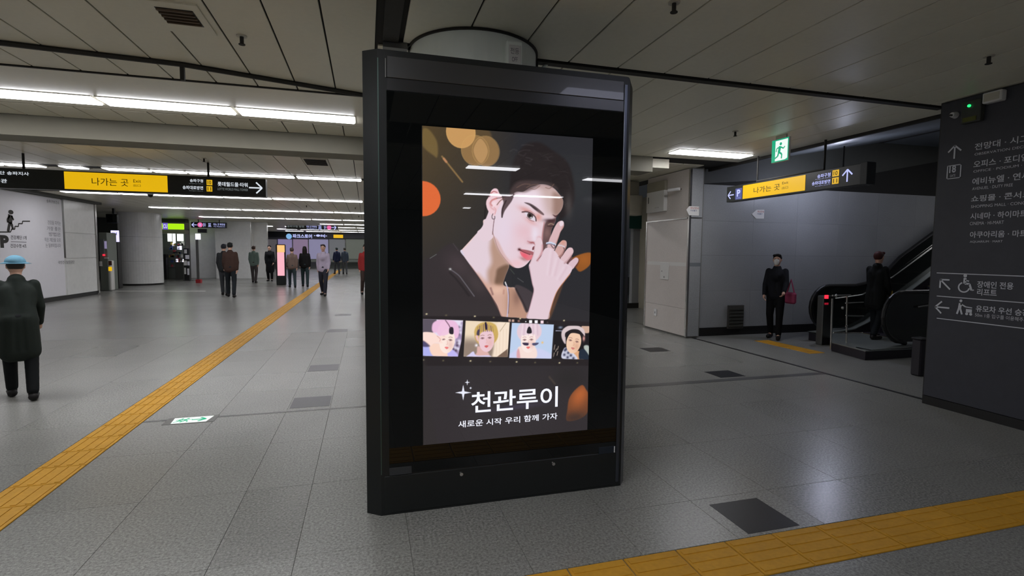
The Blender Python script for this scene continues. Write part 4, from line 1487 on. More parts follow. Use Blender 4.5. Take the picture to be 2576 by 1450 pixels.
LBB = [('전망대 · 시그니엘', 2452, 2640, 362, 379), ('OBSERVATION DECK · SIGNIEL', 2452, 2650, 386, 392),
       ('오피스 · 포디엄 · 박물관', 2449, 2680, 406, 423), ('OFFICE · PODIUM · MUSEUM', 2449, 2640, 429, 435),
       ('에비뉴엘 · 연세한방', 2446, 2640, 449, 466), ('AVENUEL · DUTY FREE', 2446, 2548, 472, 479),
       ('쇼핑몰 · 콘서트홀', 2443, 2620, 493, 509), ('SHOPPING MALL · CONCERT HALL', 2443, 2640, 517, 524),
       ('시네마 · 하이마트', 2441, 2585, 537, 553), ('CINEMA · HI-MART', 2440, 2526, 559, 567),
       ('아쿠아리움 · 마트', 2440, 2585, 583, 599), ('AQUARIUM · MART', 2440, 2523, 606, 612)]
for (s, a, b, c, d) in LBB:
    LB(s, a, b, c, d, .012 if ord(s[0]) > 1000 else .0)
LB('18', 2388, 2406, 418, 436, .03)
LB('GATE', 2390, 2404, 440, 446, .0)
y0, z0 = onX(2381, 452, XB)
y1, z1 = onX(2417, 452, XB)
zt = onX(2381, 418, XB)[1]
for r in (rect(-y0, -y1, z0, z0 + .008), rect(-y0, -y1, zt - .008, zt), rect(-y0, -y0 + .01, z0, zt), rect(-y1 - .01, -y1, z0, zt)):
    plate('gate_box_line', FX, (XB, 0, 0), r, BT, t, .001, .002)
cc = onX(2402, 383, XB)
arrow('arrow', FX, (XB, 0, 0), (-cc[0], cc[1]), 0.125, PI / 2, BT, t, 0.11, .003)
for py in (687, 745, 801):
    y0, z0 = onX(2357, py, XB)
    plate('rule_line', FX, (XB, 0, 0), rect(-y0, -1.9, z0 - .004, z0 + .004), BT, t, .001, .002)
cc = onX(2377, 716, XB)
arrow('arrow', FX, (XB, 0, 0), (-cc[0] + .005, cc[1]), 0.13, PI * .75, BT, t, 0.11, .003, 1.0)
cc = onX(2371, 774, XB)
arrow('arrow', FX, (XB, 0, 0), (-cc[0], cc[1]), 0.13, PI, BT, t, 0.11, .003)
LB('장애인 전용', 2458, 2551, 707, 724, .015)
LB('리프트', 2458, 2509, 726, 743, .015)
LB('유모차 우선 승강기', 2455, 2610, 768, 784, .015)
LB('50m 1층 입구를 이용해주세요', 2453, 2600, 787, 797, .0)
# wheelchair pictogram
bm = bmesh.new()
cy, cz = onX(2427, 722, XB)
U, V, N = FX
O = Vector((XB, 0, 0)) + N * .003


def ring(bm, c, r, w, a0, a1, n=20):
    for k in range(n):
        p0, p1 = a0 + (a1 - a0) * k / n, a0 + (a1 - a0) * (k + 1) / n
        q = [(c[0] + (r - w / 2) * math.cos(p0), c[1] + (r - w / 2) * math.sin(p0)), (c[0] + (r + w / 2) * math.cos(p0), c[1] + (r + w / 2) * math.sin(p0)),
             (c[0] + (r + w / 2) * math.cos(p1), c[1] + (r + w / 2) * math.sin(p1)), (c[0] + (r - w / 2) * math.cos(p1), c[1] + (r - w / 2) * math.sin(p1))]
        poly_frame(bm, q, O, U, V, N, .001)


cu = -cy
ring(bm, (cu - .005, cz - .005), .045, .013, PI * .62, PI * 1.95)
for a, b, w in (((0, .085), (.0, .03), .024), ((0, .03), (.04, .03), .018), ((.04, .03), (.06, -.03), .018), ((.0, .062), (.035, .055), .012), ((.06, -.03), (.08, -.025), .012)):
    poly_frame(bm, stroke_pts((cu + a[0], cz + a[1]), (cu + b[0], cz + b[1]), w), O, U, V, N, .001)
poly_frame(bm, [(cu + .016 * math.cos(k * PI / 5), cz + .105 + .016 * math.sin(k * PI / 5)) for k in range(10)], O, U, V, N, .001)
# person pushing a pram
cy, cz = onX(2425, 776, XB)
cu = -cy
for a, b, w in (((-.03, .045), (-.035, -.0), .028), ((-.04, .0), (-.055, -.06), .016), ((-.03, .0), (-.012, -.06), .016), ((-.03, .04), (.015, .015), .012), ((.015, .015), (.07, .01), .01), ((.02, -.02), (.07, -.02), .032)):
    poly_frame(bm, stroke_pts((cu + a[0], cz + a[1]), (cu + b[0], cz + b[1]), w), O, U, V, N, .001)
for c in ((-.028, .068), (.028, -.05), (.062, -.05)):
    poly_frame(bm, [(cu + c[0] + .013 * math.cos(k * PI / 5), cz + c[1] + .013 * math.sin(k * PI / 5)) for k in range(10)], O, U, V, N, .001)
put('pictogram', bm, BT, t)
# devices above the board
y, z = onX(2404, 290, XB)
d = thing('round_sensor', (XB - .03, y, z - .04), 'small white round sensor mounted high on the dark board', 'sensor')
bm = bmesh.new()
cyl(bm, (XB - .001, y, z), .032, -.05, 16, 'x', .022)
put('body', bm, M['whitep'], d)
bm = bmesh.new()
cyl(bm, (XB - .05, y, z - .005), .01, -.02, 10, 'x')
put('lens', bm, M['base_d'], d)
y, z = onX(2450, 285, XB)
d = thing('emergency_light', (XB - .03, y, z - .09), 'dim emergency unit with a tiny green lamp high on the board', 'lamp')
put('body', B(XB - .06, XB - .001, y - .09, y + .07, z - .09, z + .11, .006), M['darkband'], d)
bm = bmesh.new()
cyl(bm, (XB - .062, y, z + .062), .013, -.012, 10, 'x')
put('indicator', bm, emis('green_dot', (40, 230, 120), 1.5), d)
put('window', B(XB - .064, XB - .06, y - .06, y + .05, z - .08, z - .04), mat('olive_glass', (92, 96, 40), .2), d)
y, z = onX(2510, 245, XB)
d = thing('wall_speaker', (XB - .04, y, z - .04), 'white box speaker where the board meets the ceiling', 'speaker')
put('body', B(XB - .07, XB - .001, y - .07, y + .08, z - .045, z + .05, .008), M['whitep'], d)
put('grille', B(XB - .072, XB - .069, y - .055, y + .065, z - .03, z + .035), M['frame'], d)

# ---- small wall items by the pillar
def arrow_sign(fr, o, pts, label):
    a = thing('arrow_sign', tuple(Vector(o) + fr[0] * pts[0][0] + fr[1] * pts[2][1]), label, 'sign')
    plate('plate', fr, o, pts, M['white'], a, .006, .0)
    x0, x1 = pts[1][0] + .02, pts[2][0] - .01
    zt, zb = pts[1][1], pts[3][1]
    lettering('lettering', '피난안내', fr, o, x0, x1, zt - .05, zt - .015, mat('red_print', (170, 60, 60), .5), a, .01, .008)
    lettering('lettering', '지상출구', fr, o, x0, x1 - .03, zt - .09, zt - .06, mat('blue_print', (60, 70, 120), .5), a, .01, .008)
    return a


arrow_sign(FY, (0, 7.842, 0), [(5.372, 2.268), (5.43, 2.333), (5.625, 2.332), (5.628, 2.173), (5.43, 2.174)], 'small white arrow sign stuck on the pale pillar front')
arrow_sign(FY, (0, 7.998, 0), [(6.87, 2.245), (6.975, 2.33), (7.149, 2.335), (7.148, 2.17), (6.975, 2.165)], 'small white arrow sign on the grey tile wall under the hanging sign')
XP = 5.445
d = thing('wall_cabinet', (XP - .01, 8.87, 2.3), 'white metal cabinet with its cover hung high on the pillar side', 'box')
put('body', B(XP - .06, XP, 8.56, 9.19, 2.69, 2.88, .004), M['beige'], d)
dd = put('door', B(XP - .075, XP, 8.55, 9.17, 2.30, 2.695, .006), M['white'], d)
put('handle', B(XP - .085, XP - .07, 9.08, 9.10, 2.48, 2.60), M['steel_d'], dd)
lettering('lettering', '전기실', FX, (XP - .075, 0, 0), -8.86, -8.72, 2.37, 2.39, M['inkg'], d, 0, .002)
d = thing('cover_plate', (XP - .01, 8.57, 1.01), 'tall pale cover plate with a keyhole on the pillar side', 'panel')
put('plate', B(XP - .012, XP, 8.43, 8.71, 1.01, 1.335, .004), M['white'], d)
put('keyhole', B(XP - .014, XP - .011, 8.56, 8.575, 1.04, 1.075), M['ink'], d)
put('knob', B(XP - .016, XP - .011, 8.64, 8.655, 1.16, 1.175), M['ink'], d)
d = thing('wall_socket', (XP - .01, 8.84, .29), 'small white socket cover low on the pillar side', 'socket')
put('cover', B(XP - .018, XP, 8.80, 8.885, .285, .42, .006), M['whitep'], d)
put('slot', B(XP - .020, XP - .017, 8.83, 8.85, .33, .37), M['inkg'], d)
d = thing('security_camera', (5.2, 8.6, 2.62), 'small white camera beside the cabinet on the pillar', 'camera')
put('body', T([(5.40, 8.10, 2.66), (5.30, 8.30, 2.65)], .028, 12), M['whitep'], d)
put('mount', T([(5.445, 8.12, 2.66), (5.39, 8.13, 2.66)], .014, 8), M['steel_d'], d)
d = thing('wall_vent', (6.58, 7.97, .12), 'low brown grille standing against the grey tile wall', 'grille')
put('body', B(6.41, 6.745, 7.94, 7.985, .125, .56, .004), mat('grille_brown', (62, 60, 56), .6), d)
for k in range(6):
    put('slat', B(6.43, 6.725, 7.925, 7.942, .165 + k * .062, .195 + k * .062), M['darkband'], d)

# ---- ceiling fittings
def sprinkler(x, y, label):
    s = thing('sprinkler', (x, y, 2.94), label, 'sprinkler', 'ceiling sprinklers')
    bm = bmesh.new()
    cyl(bm, (x, y, 2.992), .035, .008, 16)
    put('rose', bm, M['frame'], s)
    bm = bmesh.new()
    cyl(bm, (x, y, 2.945), .013, .05, 10)
    put('body', bm, M['ceil_dark'], s)
    bm = bmesh.new()
    cyl(bm, (x, y, 2.938), .022, .005, 12)
    put('deflector', bm, M['ceil_dark'], s)


for (x, y, l) in ((-0.826, 4.09, 'small dark sprinkler head on the ceiling next to the square vent'), (4.344, 5.388, 'small dark sprinkler head on the ceiling before the exit sign'),
                  (4.495, 2.826, 'dark sprinkler head on the ceiling close to the dark board'), (1.783, 2.79, 'dark sprinkler head on the ceiling above the kiosk'),
                  (-2.55, 9.6, 'dark sprinkler head on the ceiling beyond the beam'), (-1.9, 18.4, 'tiny sprinkler head on the ceiling behind the third light row'),
                  (-.35, 18.6, 'tiny sprinkler head on the far ceiling close to the kiosk edge'), (-.3, 23.0, 'tiny sprinkler head on the ceiling behind the fourth light row')):
    sprinkler(x, y, l)
v = thing('ceiling_vent', (-1.15, 3.86, 3.0), 'rusty square air vent set between the near ceiling panels', 'vent')
put('frame', B(-1.305, -.985, 3.66, 4.12, 2.988, 3.002, .002), M['panel'], v)
put('duct', B(-1.24, -1.03, 3.74, 3.98, 2.9865, 2.989), M['base_d'], v)
for k in range(5):
    put('slat', B(-1.235, -1.035, 3.75 + .047 * k, 3.765 + .047 * k, 2.976, 2.988), mat('rusty_slat', (92, 76, 60), .7) if k == 0 else bpy.data.materials['rusty_slat'], v)
v = thing('ceiling_vent', (-.75, 9.35, 3.0), 'pale square air vent in the ceiling beyond the beam', 'vent')
put('frame', B(-1.0, -.60, 9.0, 9.7, 2.988, 3.002), M['frame'], v)
for k in range(6):
    put('slat', B(-.97, -.63, 9.08 + .1 * k, 9.12 + .1 * k, 2.978, 2.989), M['ceil_dark'], v)
dc = thing('dome_camera', onZ(372, 492, 2.44) + (2.37,), 'small dome camera below the long hanging sign', 'camera')
x, y = -3.50, 10.08
dc.location = (x, y, 2.36)
bm = bmesh.new()
cyl(bm, (x, y, 2.415), .045, .026, 20)
put('base', bm, M['whitep'], dc)
bm = bmesh.new()
bmesh.ops.create_uvsphere(bm, u_segments=16, v_segments=10, radius=.040, matrix=Matrix.Translation((x, y, 2.412)))
put('dome', bm, M['glassblk'], dc, smooth=True)

# ================================================================== FAR LEFT PART OF THE HALL
def PT(px, py, Yc):
    x, z = onY(px, py, Yc)
    return x, z


def B2(px0, py0, px1, py1, Yc, depth, bev=0.0):
    """box whose front face at depth Yc covers the surveyed rectangle"""
    x0, z1 = onY(px0, py0, Yc)
    x1, z0 = onY(px1, py1, Yc)
    return B(x0, x1, Yc, Yc + depth, max(z0, 0.0), z1, bev)


t = thing('round_column', (-9.15, 25.15, 0), 'round pale column between the printed wall and the convenience shop', 'column')
t['kind'] = 'structure'
bm = bmesh.new()
cyl(bm, (-9.15, 25.15, .07), .76, 2.93, 48)
put('shaft', bm, M['wall_l'], t)
bm = bmesh.new()
cyl(bm, (-9.15, 25.15, 0), .74, .07, 48)
put('plinth', bm, M['base_d'], t)
for z in (1.0, 2.0):
    bm = bmesh.new()
    cyl(bm, (-9.15, 25.15, z), .762, .006, 48)
    put('seam', bm, M['inkg'], t)
struct(put('wall_shop', B(-8.9, -5.2, 30.6, 30.9, 0, 3.02), M['wall_l']))
struct(put('wall_shop_side', B(-12.6, -9.95, 29.2, 29.4, 0, 3.02), M['darkband']))
t = thing('square_column', (-6.75, 32.2, 0), 'broad grey stone column beyond the convenience shop', 'column')
t['kind'] = 'structure'
put('shaft', B(-7.55, -5.85, 29.9, 30.6, 0, 3.0), M['wall_l'], t)
put('corner_trim', B(-5.87, -5.84, 29.89, 29.93, 0, 3.0), M['steel'], t)

# convenience shop
sh = thing('shop_front', (-8.9, 29.2, 0), 'small convenience shop with a glowing lime green fascia', 'shop')
Y0 = 28.9
put('header', B2(394, 540, 466, 560, Y0, .5), M['darkband'], sh)
put('header', B2(394, 578, 466, 588, Y0, .5), M['beige'], sh)
put('fascia', B2(397, 562, 463, 578, Y0 - .06, .06, .02), M['limel'], sh)
for c in list(sh.children)[-1:]:
    c['label'] = 'lime green lit fascia'
x0, z0 = PT(411, 577, Y0)
x1, z1 = PT(423, 562, Y0)
plate('name_field', FY, (0, Y0 - .06, 0), rect(x0, x1, z0 - .01, z1 + .01), emis('fascia_purple', (110, 90, 200), .9), sh, .01)
lettering('lettering', 'CU', FY, (0, Y0 - .07, 0), x0 + .02, x1 - .02, z0 + .05, z1 - .05, M['signtxt'], sh, .03, .006)
x0, z0 = PT(400, 573, Y0)
x1, z1 = PT(408, 567, Y0)
lettering('lettering', 'NO.1', FY, (0, Y0 - .06, 0), x0, x1, z0, z1, M['green'], sh, .0, .008)
put('back_wall', B2(394, 586, 470, 712, Y0 + 1.6, .1), M['shop'], sh)
put('counter', B2(440, 660, 462, 712, Y0, .5), M['darkband'], sh)
put('side_post', B2(404, 600, 406, 712, Y0 - .1, .06), M['steel_d'], sh)
put('dark_side', B2(394, 640, 420, 714, Y0 + .3, .3), M['base_d'], sh)
for (a, b, c, d) in ((421, 585, 432, 608), (434, 588, 441, 612), (445, 589, 461, 607)):
    put('lit_panel', B2(a, b, c, d, Y0 + .5, .06), M['shopl'], sh)
rs = random.Random(5)
bm = bmesh.new()
for k in range(46):
    px, py = rs.uniform(424, 460), rs.choice([618, 628, 638, 648, 660, 672]) + rs.uniform(-1, 1)
    x, z = PT(px, py, Y0 + .8)
    box(bm, x, x + rs.uniform(.05, .12), Y0 + .8, Y0 + .9, z, z + rs.uniform(.08, .2))
o = put('goods', bm, M['shop'], sh, mats=[M['whitel'], mat('goods_red', (170, 60, 70), .5), mat('goods_blue', (70, 90, 150), .5), mat('goods_yellow', (190, 170, 70), .5), M['white'], M['darkband']])
for i, p in enumerate(o.data.polygons):
    p.material_index = (i // 6) % 6
o['kind'] = 'stuff'
for z in (.55, .95, 1.35, 1.7):
    x0 = PT(424, 650, Y0 + .8)[0]
    x1 = PT(461, 650, Y0 + .8)[0]
    put('shelf', B(x0, x1, Y0 + .75, Y0 + 1.05, z, z + .03), M['steel_d'], sh)

mr_ = thing('magazine_rack', (-7.9, 27.6, 0), 'small black and white magazine rack beside the convenience shop', 'rack')
put('frame', B2(461, 625, 477, 706, 27.6, .25, .01), M['base_d'], mr_)
for i, (a, b, c, d) in enumerate(((463, 628, 470, 638), (466, 642, 476, 652), (462, 656, 470, 668), (471, 658, 477, 668), (463, 674, 468, 690), (471, 676, 476, 692))):
    put('magazine', B2(a, b, c, d, 27.57, .02), M['white'] if i % 2 == 0 else M['wall_p'], mr_)
put('foot', B2(460, 706, 480, 709, 27.5, .4), M['steel_d'], mr_)

pl = thing('display_post', (-7.2, 26.0, 0), 'slim post with a lit white display head and red foot', 'display')
put('head', B2(491, 588, 503, 603, 26.0, .12, .01), M['whitel'], pl)
x0, x1 = PT(495, 700, 26.02)[0], PT(501, 700, 26.02)[0]
put('post', B(x0, x1, 26.02, 26.10, .1, PT(498, 603, 26.02)[1]), M['steel_d'], pl)
x0, x1 = PT(492, 700, 25.95)[0], PT(504, 700, 25.95)[0]
put('foot', B(x0, x1, 25.95, 26.2, 0, .16), mat('red_foot', (170, 30, 40), .5), pl)
put('dark_shelf', B2(497, 576, 520, 586, 26.2, .1), M['base_d'], pl)

d1 = thing('lit_display', (-9.1, 22.6, 0), 'white and violet lit display on a black stand near the round column', 'display')
put('screen', B2(278, 580, 299, 609, 22.6, .06, .01), emis('violet_white', (205, 200, 255), 1.4), d1)
put('stand', B2(283, 609, 300, 726, 22.62, .3), M['base_d'], d1)
x0, z0 = PT(282, 592, 22.6)
x1, z1 = PT(294, 585, 22.6)
lettering('lettering', '안내', FY, (0, 22.6, 0), x0, x1, z0, z1, mat('violet_ink', (90, 80, 170), .5), d1, .02, .004)
d2 = thing('lit_display', (-8.3, 25.8, 0), 'narrow blue lit display between the round column and the shop', 'display')
put('screen', B2(391, 584, 402, 613, 26.2, .06, .01), M['bluel'], d2)
put('stand', B2(394, 613, 400, 712, 26.22, .1), M['base_d'], d2)
mo = thing('ceiling_monitor', (-9.15, 22.5, 2.45), 'black monitor hung under the ceiling before the round column', 'monitor')
put('case', B2(265, 538, 296, 562, 22.5, .15, .02), M['black'], mo)
put('screen', B2(268, 541, 283, 559, 22.48, .02), M['glassblk'], mo)
put('bracket', B2(281, 515, 287, 538, 22.5, .1), M['black'], mo)
vm = thing('ticket_machine', (-9.3, 21.6, 0), 'grey ticket machine with a small red lamp past the end of the printed wall', 'machine')
put('body', B2(247, 585, 276, 735, 21.6, .7, .02), M['shop'], vm)
put('panel', B2(249, 602, 262, 640, 21.57, .03), M['soffit'], vm)
put('display', B2(262, 607, 268, 626, 21.56, .03), emis('dim_lavender', (170, 160, 200), .5), vm)
put('red_lamp', B2(258, 640, 263, 644, 21.55, .04), M['redl'], vm)
put('slot', B2(262, 648, 272, 651, 21.56, .03), M['whitep'], vm)
put('sticker', B2(250, 658, 256, 670, 21.57, .03), M['whitep'], vm)
cs = thing('service_post', (-9.1, 21.2, 0), 'white service post with a yellow label next to the ticket machine', 'post')
put('body', B2(272, 656, 282, 731, 21.3, .25, .02), M['white'], cs)
put('yellow_label', B2(272.5, 672, 281.5, 682, 21.28, .02), M['signyel'], cs)
put('brown_label', B2(272.5, 657, 281, 668, 21.28, .02), mat('brown_label', (90, 50, 45), .5), cs)
a, b = onZ(283, 733), onZ(517, 733)
put('groove', T([(a[0], a[1], 0), (b[0], b[1], 0)], .012, 4), M['white'], fl)

# printed wall panel with the staircase pictogram
pw = thing('wall_poster', (-8.49, 15.5, .15), 'large white printed wall panel with a figure climbing stairs', 'poster')
put('sheet', B(-8.50, -8.487, 11.0, 17.98, .14, 2.9), M['wall_p'], pw)
XW = (-8.487, 0, 0)


def LW(s, px0, py0, px1, py1, m, bold=.0):
    y0, z0 = onX(px0, py1, -8.487)
    y1, z1 = onX(px1, py0, -8.487)
    lettering('lettering', s, FXp, XW, y0, y1, (z0 + onX(px1, py1, -8.487)[1]) / 2, (z1 + onX(px0, py0, -8.487)[1]) / 2, m, pw, bold, .004)


def PWp(px, py):
    return onX(px, py, -8.487)


bm = bmesh.new()
st_ = [(-8, 584), (26, 584), (29, 577), (37, 577), (37, 570), (46, 570), (46, 563), (56, 563), (56, 557), (75, 557)]
U, V, N = FXp
O = Vector(XW) + N * .004
for a, b in zip(st_[:-1], st_[1:]):
    poly_frame(bm, stroke_pts(PWp(*a), PWp(*b), .03), O, U, V, N, .001)
hd = PWp(27, 534)
poly_frame(bm, [(hd[0] + .095 * math.cos(i * PI / 7), hd[1] + .055 * math.sin(i * PI / 7)) for i in range(14)], O, U, V, N, .001)
for (a, b, w_) in (((26, 541), (24, 562), .17), ((24, 543), (18, 552), .05), ((18, 552), (19, 560), .05), ((28, 543), (34, 554), .05), ((24, 560), (20, 583), .09), ((26, 560), (31, 570), .08), ((31, 570), (32, 577), .07)):
    poly_frame(bm, stroke_pts(PWp(*a), PWp(*b), w_), O, U, V, N, .001)
put('pictogram', bm, M['ink'], pw)
LW('P', 1, 592, 21, 624, M['ink'], .06)
LW('건강계단 1개', 27, 593, 66, 603, M['inkg'], .01)
LW('건강수명 4초', 26, 614, 66, 624, M['inkg'], .01)
plate('rule_line', FXp, XW, rect(PWp(27, 609)[0], PWp(66, 609)[0], PWp(45, 609)[1] - .006, PWp(45, 609)[1] + .006), M['inkg'], pw, .001, .003)
LW('송파구보건소', 117, 504, 148, 512, M['inkg'])
for (s, a, y_) in (('건강을 지키는', 120, 556), ('가장 좋은', 118, 571), ('방법은', 123, 585), ('작은 계단을 오르', 112, 599), ('는 일부터입니다', 115, 613)):
    LW(s, a, y_, 152, y_ + 10, mat('soft_ink', (128, 124, 136), .6) if s[0] == '건' else bpy.data.materials['soft_ink'])
LW('국민건강보험공단', 146, 656, 187, 664, M['inkg'])

# hanging direction signs far down the hall
def far_sign(px0, py0, px1, py1, Yc, label):
    x0, z1 = PT(px0, py0, Yc)
    x1, z0 = PT(px1, py1, Yc)
    s = thing('hanging_sign', ((x0 + x1) / 2, Yc, z0), label, 'sign')
    put('housing', B(x0 - .05, x1 + .05, Yc, Yc + .12, z0 - .03, min(z1 + .03, 2.98)), M['signblk'], s)
    return s


def fl_(s, str_, px0, py0, px1, py1, Yc, m, bold=.01):
    x0, z1 = PT(px0, py0, Yc)
    x1, z0 = PT(px1, py1, Yc)
    lettering('lettering', str_, FY, (0, Yc, 0), x0, x1, z0, z1, m, s, bold, .01)


def disc_on(s, px, py, r, Yc, m):
    x, z = PT(px, py, Yc)
    plate('line_mark', FY, (0, Yc, 0), [(x + r * math.cos(i * PI / 8), z + r * math.sin(i * PI / 8)) for i in range(16)], m, s, .002, .004)


s = far_sign(483, 560, 567, 573, 29.0, 'small dark hanging sign with a pink line mark beyond the shop')
put('hanger_rod', T([(PT(498, 560, 29)[0], 29.06, 2.7), (PT(498, 560, 29)[0], 29.06, 3.0)], .02, 6), M['ceil_dark'], s)
put('hanger_rod', T([(PT(551, 560, 29)[0], 29.06, 2.7), (PT(551, 560, 29)[0], 29.06, 3.0)], .02, 6), M['ceil_dark'], s)
c = PT(489, 566, 29)
arrow('arrow', FY, (0, 29, 0), c, .22, PI, M['signtxtb'], s, .16, .01)
disc_on(s, 503.5, 566, .12, 29, M['pinkl'])
fl_(s, '8', 501.5, 563, 505.5, 569, 29, M['signtxtb'])
fl_(s, '암사', 511, 561, 518, 571, 29, M['signtxtb'])
fl_(s, '표', 523, 562, 532, 571, 29, M['signtxtb'])
fl_(s, '타는 곳 화장실', 537, 562, 566, 568, 29, M['signtxtb'])
fl_(s, 'To Platform', 537, 569, 566, 572, 29, M['signtxtb'], 0)
s = far_sign(722, 566, 848, 578, 33.0, 'small dark hanging sign with arrow at the far end before the bookshop')
fl_(s, '송파구청 방면', 722, 567, 765, 573, 33, M['dim_txt'])
fl_(s, '타는 곳 화장실', 771, 568, 797, 573, 33, M['signtxtb'])
fl_(s, 'To Platform', 771, 574, 797, 577, 33, M['signtxtb'], 0)
fl_(s, '표', 800, 568, 810, 577, 33, M['signtxtb'])
fl_(s, '암사', 815, 568, 821, 577, 33, M['signtxtb'])
disc_on(s, 828, 573, .13, 33, M['pinkl'])
arrow('arrow', FY, (0, 33, 0), PT(840, 573, 33), .26, 0, M['signtxtb'], s, .16, .01)

# store front at the far end
sf = thing('far_store', (-4.1, 45.4, 0), 'distant shop front under a long black fascia with white lettering', 'shop')
put('fascia', B2(653, 581, 930, 601, 45.0, .5), mat('fascia_navy', (18, 18, 30), .4), sf)
fl_(sf, '파크스토어', 736, 589, 785, 600, 45.0, M['signtxtb'], .03)
disc_on(sf, 727, 595, .22, 45.0, emis('round_logo', (130, 180, 230), .9))
fl_(sf, '▸●8', 790, 590, 812, 596, 45.0, M['signtxtb'], .02)
arrow('arrow', FY, (0, 45, 0), PT(818, 594, 45), .3, PI, M['signtxtb'], sf, .16, .01)
x0, z0 = PT(839, 599, 45)
x1, z1 = PT(863, 591, 45)
plate('yellow_field', FY, (0, 45, 0), rect(x0, x1, z0, z1), M['signyel'], sf, .01, .005)
for (a, b, cc_) in ((655, 697, (96, 92, 96)), (699, 735, (150, 138, 185)), (737, 775, (150, 128, 158)), (777, 826, (150, 146, 180)), (828, 868, (110, 112, 116)), (870, 925, (100, 104, 96))):
    put('shop_window', B2(a, 602, b, 652, 45.6, .1), emis('window_%d' % a, cc_, .6), sf)
    put('mullion', B2(b, 602, b + 2, 660, 45.55, .1), M['steel_d'], sf)
put('sill', B2(655, 652, 928, 660, 45.5, .2), M['shop'], sf)
struct(put('wall_far_shop', B(-13, -8.15, 45.1, 45.4, 0, 3.02), M['wall_l']))
tm = thing('display_totem', (-3.55, 23.9, 0), 'slim glowing pink display totem standing in the crowd', 'display')
x0, x1 = PT(695, 700, 24.0)[0], PT(719, 700, 24.0)[0]
put('case', B(x0, x1, 24.0, 24.18, 0, PT(700, 615, 24.0)[1], .02), M['black'], tm)
put('screen', B2(697, 635, 716, 694, 23.98, .02), M['pink'], tm)
put('screen_top', B2(697, 617, 716, 635, 23.98, .02), M['orangel'], tm)

# ================================================================== ESCALATOR
es = thing('escalator', (8.3, 6.3, 0), 'dark escalator climbing away behind the directory board', 'escalator')
SL = math.tan(math.radians(30))
XI = 8.6          # start of the incline


def zi(x, base=0.0):
    return base + max(0.0, x - XI) * SL


for (ya, yb, nm) in ((5.62, 5.80, 'near'), (7.02, 7.20, 'far')):
    # outer deck that follows the incline
    xs0 = 7.5 if nm == 'far' else 6.95
    pr = [(xs0, .0), (xs0, .13), (7.9, .15), (8.3, .19), (8.6, .30), (14.5, .30 + 5.9 * SL), (14.5, 0)]
    bm = bmesh.new()
    a = [bm.verts.new((p[0], ya, p[1])) for p in pr]
    b = [bm.verts.new((p[0], yb, p[1])) for p in pr]
    bm.faces.new(a)
    bm.faces.new(b[::-1])
    for i in range(len(pr)):
        bm.faces.new((a[i], b[i], b[(i + 1) % len(pr)], a[(i + 1) % len(pr)]))
    put('side_cladding', bm, M['escbase'], es)
    bm = bmesh.new()
    pr2 = pr[1:6]
    a = [bm.verts.new((p[0], ya - .03, p[1] + .004)) for p in pr2]
    b = [bm.verts.new((p[0], yb + .03, p[1] + .004)) for p in pr2]
    a2 = [bm.verts.new((p[0], ya - .03, p[1] + .02)) for p in pr2]
    b2 = [bm.verts.new((p[0], yb + .03, p[1] + .02)) for p in pr2]
    for i in range(4):
        bm.faces.new((a[i], b[i], b[i + 1], a[i + 1]))
        bm.faces.new((a2[i], b2[i], b2[i + 1], a2[i + 1]))
        bm.faces.new((a[i], a[i + 1], a2[i + 1], a2[i]))
        bm.faces.new((b[i], b[i + 1], b2[i + 1], b2[i]))
    put('deck', bm, M['deck'], es)
    # balustrade panel and handrail loop
    yc = (ya + yb) / 2
    xe = 7.42 if nm == 'far' else 7.30
    top, bot = .96, .22
    path = []
    for i in range(13):
        an = PI / 2 + i * PI / 12
        path.append((xe + .37 + .37 * math.cos(an), (top + bot) / 2 + (top - bot) / 2 * math.sin(an)))
    upper = [(14.5, top + .05 + 5.9 * SL), (9.4, top + .05 + .8 * SL), (8.9, top + .09), (8.4, top)]
    outline = upper + path
    bm = bmesh.new()
    lower = [(8.3, .2), (8.6, .32), (14.5, .32 + 5.9 * SL)]
    poly_frame(bm, outline + lower, (0, yc + .015, 0), UX, UZ, Vector((0, -1, 0)), .03)
    put('balustrade', bm, M['escglass'], es)
    put('handrail', T([(p[0], yc, p[1]) for p in outline] + [(xe + .45, yc, bot - .03)], .035, 10), M['rubber'], es)
    put('light_strip', T([(7.9, yc - .04, .72 + .02), (8.5, yc - .04, .80), (9.2, yc - .04, 1.12), (14.0, yc - .04, 1.12 + 4.8 * SL)], .014, 6), M['steel'], es)
# landing plate and steps
ft = [(7.00, 6.28), (6.86, 5.60), (8.35, 5.58), (8.35, 7.02), (7.75, 7.02)]
put('landing_base', poly_frame(bmesh.new(), ft, (0, 0, 0), Vector((1, 0, 0)), Vector((0, 1, 0)), UZ, .125), M['escbase'], es)
put('landing_plate', poly_frame(bmesh.new(), ft, (0, 0, .125), Vector((1, 0, 0)), Vector((0, 1, 0)), UZ, .012), M['deck'], es)
for i in range(14):
    x = 8.35 + .40 * i
    z = max(0, (x - 8.55)) * SL
    bm = B(x, x + .40, 5.82, 7.0, max(z - .22, 0), z + .137)
    put('step', bm, M['escbase'], es)
    put('step_nose', B(x, x + .02, 5.84, 6.98, z + .137, z + .141), M['signyel2'] if False else mat('nose_yellow', (120, 105, 50), .6) if i == 0 else bpy.data.materials['nose_yellow'], es)

